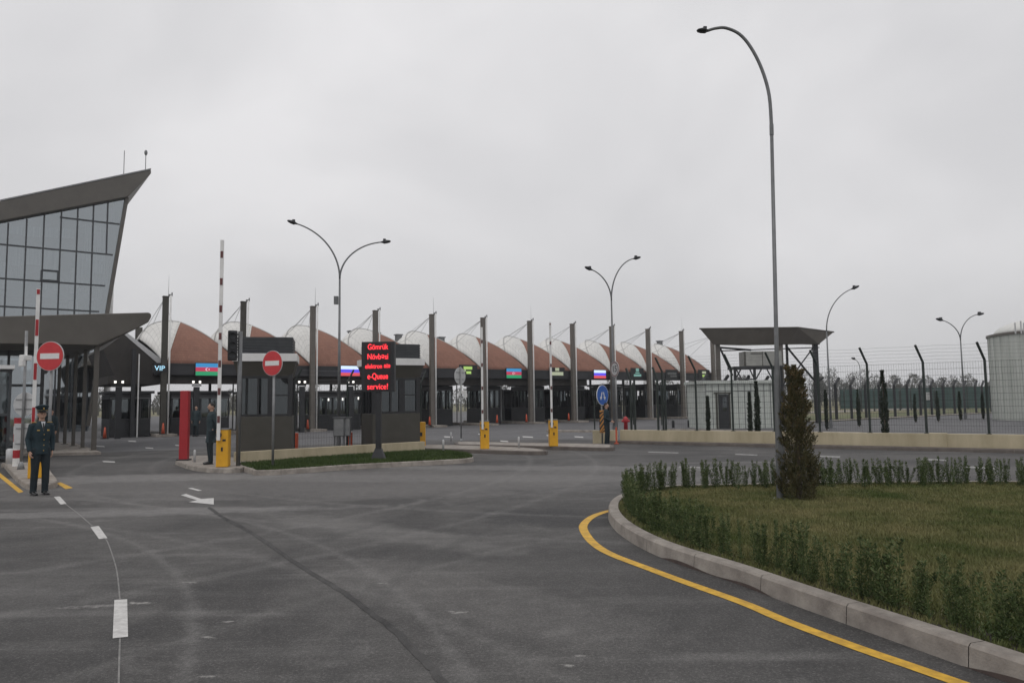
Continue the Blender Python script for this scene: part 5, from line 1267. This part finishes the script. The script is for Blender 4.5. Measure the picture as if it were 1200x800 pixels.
# far woods, one hazy mass with a ragged outline
def woods(name, x0, x1, Y, htop, n, label, seed, ybase=0):
    rg = random.Random(seed); mb = MB(); trees = []
    x = x0
    while x < x1:
        trees.append((x, Y+rg.uniform(-8, 12), htop*rg.uniform(.55, 1.0)*(1+.12*sin(x*.11)))); x += rg.uniform(.45, 1.3)
    for (tx, ty, h) in trees:
        mb.tube([(tx, ty, 0), (tx+rg.gauss(0, .3), ty, h*.85)], [.16, .04], 4)
        for k in range(n):
            u = rg.random(); R = h*.28*(1-abs(u-.45)**1.4*1.5); an = rg.uniform(0, 2*pi); rr = R*sqrt(rg.random())
            c = Vector((tx+rr*cos(an), ty+rr*sin(an), h*(.12+.88*u))); d = Vector((rg.gauss(0, .5), rg.gauss(0, .5), 1)).normalized(); s_ = d.cross(Vector((rg.gauss(0, 1), rg.gauss(0, 1), .1))).normalized(); Lf = rg.uniform(.25, .8); Wd = rg.uniform(.03, .10)
            mb.add([c, c+d*Lf*.5+s_*Wd, c+d*Lf, c+d*Lf*.5-s_*Wd], [(0, 1, 2, 3)])
    return tag(mb.build(name, 'woods', fix=False), label, 'trees', kind='stuff')
woods('far_woods', 30, 155, 168, 7.4, 380, 'hazy grey line of bare trees behind the compound on the horizon', 1)
woods('far_woods', -140, 32, 150, 5.6, 220, 'hazy grey line of bare trees on the horizon seen through the canopy lanes', 2)

# ================================================================== PEOPLE
def remeshed(name, mb, m, parent, vox=.012, smooth_it=2):
    o = mb.build(name, m, parent, smooth=True)
    md = o.modifiers.new('skin', 'REMESH'); md.mode = 'VOXEL'; md.voxel_size = vox; md.use_smooth_shade = True
    s = o.modifiers.new('smooth', 'SMOOTH'); s.iterations = smooth_it; s.factor = .5
    return o
def hand(mb, wr, d, side, up_):
    """five curled fingers on a palm; wr wrist, d pointing direction, side: thumb direction, up_: palm normal"""
    d = d.normalized(); side = side.normalized(); up_ = up_.normalized()
    mb.tube([wr-d*.01, wr+d*.04, wr+d*.085], [.026, .038, .036], 10, ry=[.02, .016, .014], up=side)
    for k, (o, L_) in enumerate(((.028, .068), (.010, .078), (-.009, .072), (-.027, .056))):
        b = wr+d*.08+side*o; a1 = b+d*L_*.45+up_*L_*.08; a2 = a1+d*L_*.28+up_*L_*.25; a3 = a2+d*L_*.10+up_*L_*.28
        mb.tube([b, a1, a2, a3], [.0088, .0085, .008, .0065], 6)
    b = wr+d*.025+side*.03; mb.tube([b, b+side*.025+d*.028, b+side*.03+d*.058+up_*.01], [.012, .010, .008], 6)
def person(p, rz, hgt, label, pose='side', cap=False, coat=False, detail=True, group=None, stance=.0):
    s = hgt/1.78; t = thing('person', label, 'person', p, rz, group); t.scale = (s, s, s)
    V = Vector
    hipz, shz = .93, 1.46
    hips = {-1: V((-.09, 0, hipz)), 1: V((.09, 0, hipz))}
    feet = {-1: V((-.10-stance*.3, .02, .085)), 1: V((.10+stance, -.03, .085))}
    knees = {k: (hips[k]+feet[k])/2+V((0, -.025, .03)) for k in (-1, 1)}
    sh = {k: V((k*.168, .01, 1.44)) for k in (-1, 1)}
    if pose == 'side': el = {k: V((k*.226, .05, 1.15)) for k in (-1, 1)}; wr = {k: V((k*.215, -.03+.03*k, .90)) for k in (-1, 1)}
    elif pose == 'back': el = {k: V((k*.27, .09, 1.16)) for k in (-1, 1)}; wr = {k: V((k*.06, .17, .98)) for k in (-1, 1)}
    else: el = {k: V((k*.25, .02, 1.15)) for k in (-1, 1)}; wr = {k: V((k*.09, -.2, 1.02)) for k in (-1, 1)}
    # body: continuous figure
    mb = MB()
    mb.tube([(0, 0, .88), (0, .0, 1.0), (0, .005, 1.12), (0, .0, 1.30), (0, .01, 1.42), (0, .015, 1.49)], [.15, .155, .135, .165, .165, .07], 14, ry=[.10, .105, .095, .11, .095, .06], up=(1, 0, 0))
    mb.tube([(0, .015, 1.44), (0, .005, 1.56), (0, .0, 1.62)], [.058, .054, .05], 10)
    mb.ball((0, .005, 1.675), (.075, .095, .108), 16, 12); mb.ball((0, -.03, 1.625), (.052, .06, .055), 12, 8)          # skull, jaw
    mb.tube([(0, -.088, 1.69), (0, -.112, 1.655), (0, -.095, 1.645)], [.009, .016, .012], 8)                              # nose
    for k in (-1, 1):
        mb.ball((k*.076, .01, 1.665), (.010, .02, .03), 8, 6); mb.ball((k*.03, -.082, 1.70), (.02, .012, .007), 8, 5)      # ears, brow
        mb.tube([hips[k]+V((0, 0, .03)), knees[k], feet[k]], [.088, .055, .038], 10)
        mb.tube([sh[k]-V((k*.04, 0, 0)), sh[k], el[k], wr[k]], [.05, .052, .038, .025], 10)
        d = (wr[k]-el[k]).normalized(); sd = V((-k*.25, -1, 0)) if pose == 'side' else V((0, 0, 1)); hand(mb, wr[k], d, sd-d*sd.dot(d), V((-k, 0, .0)) if pose == 'side' else V((0, -.5, .2)))
        mb.tube([feet[k]+V((0, .03, -.04)), feet[k]+V((0, -.12, -.05))], [.035, .03], 8)
    mb.tube([(-.022, -.094, 1.612), (0, -.098, 1.612), (.022, -.094, 1.612)], .005, 6)
    body = remeshed('body', mb, 'skin', t, .0065 if detail else .011, 2)
    for k in (-1, 1):
        mb = MB(); mb.ball((k*.030, -.086, 1.684), (.011, .006, .006), 8, 6); mb.build('eye', 'shoe', t, smooth=True)
    # trousers
    mb = MB()
    mb.tube([(0, 0, .86), (0, 0, 1.0)], [.155, .155], 14, ry=[.115, .11], up=(1, 0, 0))
    for k in (-1, 1): mb.tube([hips[k]+V((0, 0, .04)), knees[k], feet[k]+V((0, .01, .03)), feet[k]+V((0, .0, -.045))], [.103, .075, .064, .068], 12)
    remeshed('trousers', mb, 'trouser', t, .014)
    # jacket
    mb = MB(); hem = .84 if not coat else .62
    pr = [(0, 0, hem), (0, 0, hem+.12), (0, 0, 1.08), (0, 0, 1.28), (0, .005, 1.42), (0, .012, 1.50)]
    mb.tube(pr, [.172 if not coat else .19, .168, .148, .170, .168, .08], 16, ry=[.135 if not coat else .15, .13, .115, .13, .112, .075], up=(1, 0, 0))
    for k in (-1, 1):
        d = (wr[k]-el[k]).normalized(); mb.tube([sh[k]-V((k*.05, 0, -.01)), sh[k]+V((0, 0, .01)), el[k], wr[k]+d*.0], [.06, .068, .056, .044], 12)
    mb.tube([(0, .02, 1.47), (0, .015, 1.54)], [.075, .068], 12)
    jk = remeshed('jacket', mb, 'coat' if coat else 'uniform', t, .014)
    if detail:
        mb = MB(); mb.add([(-.035, -.108, 1.50), (.035, -.108, 1.50), (0.0, -.150, 1.32)], [(0, 1, 2)]); mb.prism([(-.04, -.1, 1.52), (.04, -.1, 1.52), (0, -.142, 1.34)], V((0, -.006, 0))); mb.build('shirt', 'shirt', jk)
        mb = MB(); mb.prism([(-.012, -.118, 1.49), (.012, -.118, 1.49), (.016, -.15, 1.36), (0, -.156, 1.33), (-.016, -.15, 1.36)], V((0, -.006, 0))); mb.build('tie', 'shoe', jk)
        mb = MB()
        for k in range(4): mb.ball((.015, -.145 if k < 3 else -.14, 1.25-k*.11), .010, 8, 6)
        mb.box((-.09, -.135, 1.34), (.05, .01, .02)); mb.box((.09, -.135, 1.34), (.04, .01, .03))
        for k in (-1, 1): mb.box((k*.15, .005, 1.505), (.09, .05, .012)); 
        mb.build('buttons_and_badges', 'gold', jk)
    # shoes
    for k in (-1, 1):
        mb = MB(); f = feet[k]
        mb.tube([V((f.x, f.y+.055, .045)), V((f.x, f.y+.0, .055)), V((f.x, f.y-.09, .040)), V((f.x, f.y-.175, .028)), V((f.x, f.y-.20, .024))], [.035, .042, .047, .04, .018], 10, ry=[.04, .05, .036, .024, .014], up=(1, 0, 0)); mb.box((f.x, f.y-.06, .008), (.08, .26, .016)); mb.build('shoe', 'shoe', t, smooth=True)
    # hair / cap
    mb = MB(); mb.ball((0, .02, 1.70), (.080, .092, .095), 16, 10)
    mb.v = [(x, y, z if not (y < -.045 and z < 1.735) else max(z, 1.735)) for x, y, z in mb.v]; mb.build('hair', 'hair', t, smooth=True)
    if cap:
        mb = MB(); n = 28; prof = [(.088, .0), (.090, .045), (.125, .095), (.128, .105), (.10, .12), (.02, .125)]
        vs = []
        for r, z in prof:
            for j in range(n):
                a = 2*pi*j/n; vs.append((r*cos(a), .005+r*1.1*sin(a), 1.725+z*(1+.22*(-sin(a))*(z > .05))))
        fs = [(i*n+j, i*n+(j+1) % n, (i+1)*n+(j+1) % n, (i+1)*n+j) for i in range(len(prof)-1) for j in range(n)]
        fs.append(tuple((len(prof)-1)*n+j for j in range(n))); mb.add(vs, fs); cp = mb.build('peaked_cap', 'uniform', t, smooth=False)
        mb = MB(); n = 14; vs = []
        for j in range(n+1):
            a = pi+radians(15)+(pi-radians(30))*j/n
            for r, z in ((.088, 1.735), (.135 if 3 < j < 11 else .115, 1.712)): vs.append((r*cos(a)*.98, .005+r*1.12*sin(a), z))
        mb.add(vs, [(2*j, 2*j+1, 2*j+3, 2*j+2) for j in range(n)]); o = mb.build('peak', 'shoe', cp, smooth=True)
        mb = MB(); mb.ball((0, -.112, 1.79), (.014, .008, .018), 8, 6)
        for j in range(12):
            a = pi+pi*j/11; mb.ball((.0925*cos(a), .005+.1025*sin(a), 1.752), .006, 6, 4)
        mb.build('cap_badge', 'gold', cp)
    return t
pA = gp(45.5, 579.5); hA = .0
person(pA, radians(48), 1.68, 'officer in dark teal uniform and gold trimmed peaked cap standing at the left island', 'side', cap=True)
pB = gp(246.5, 543.5, .118); person(pB, radians(-50), 1.66, 'man in long dark coat standing between the red pillar and the yellow barrier box', 'back', coat=True, detail=False)
pC = at(229.5, 500, 42); pC.z = 0; person(pC, radians(10), 1.7, 'distant dark figure standing on the plaza just right of the red pillar', 'side', coat=True, detail=False)
pD = gp(711.5, 521.5); person(pD, radians(70), 1.62, 'figure in dark clothes half hidden behind the striped board and blue arrow sign', 'front', coat=False, detail=False)
pE = gp(58.5, 531); person(pE, radians(0), 1.66, 'dark clothed figure in shade behind the left officer near the columns', 'side', coat=True, detail=False)

# ================================================================== HAZE
hz_ = bpy.data.materials.new('haze'); hz_.use_nodes = True; n = hz_.node_tree.nodes; n.clear()
o_ = n.new('ShaderNodeOutputMaterial'); v_ = n.new('ShaderNodeVolumePrincipled'); v_.inputs['Color'].default_value = (.90, .94, 1.0, 1); v_.inputs['Density'].default_value = .0005
v_.inputs['Anisotropy'].default_value = .2
hz_.node_tree.links.new(v_.outputs[0], o_.inputs['Volume'])
MT['haze'] = hz_; mb = MB(); mb.box((0, 220, 10), (700, 560, 24)); o = mb.build('haze', 'haze'); o['kind'] = 'stuff'; o['label'] = 'thin pale winter haze over the whole checkpoint'
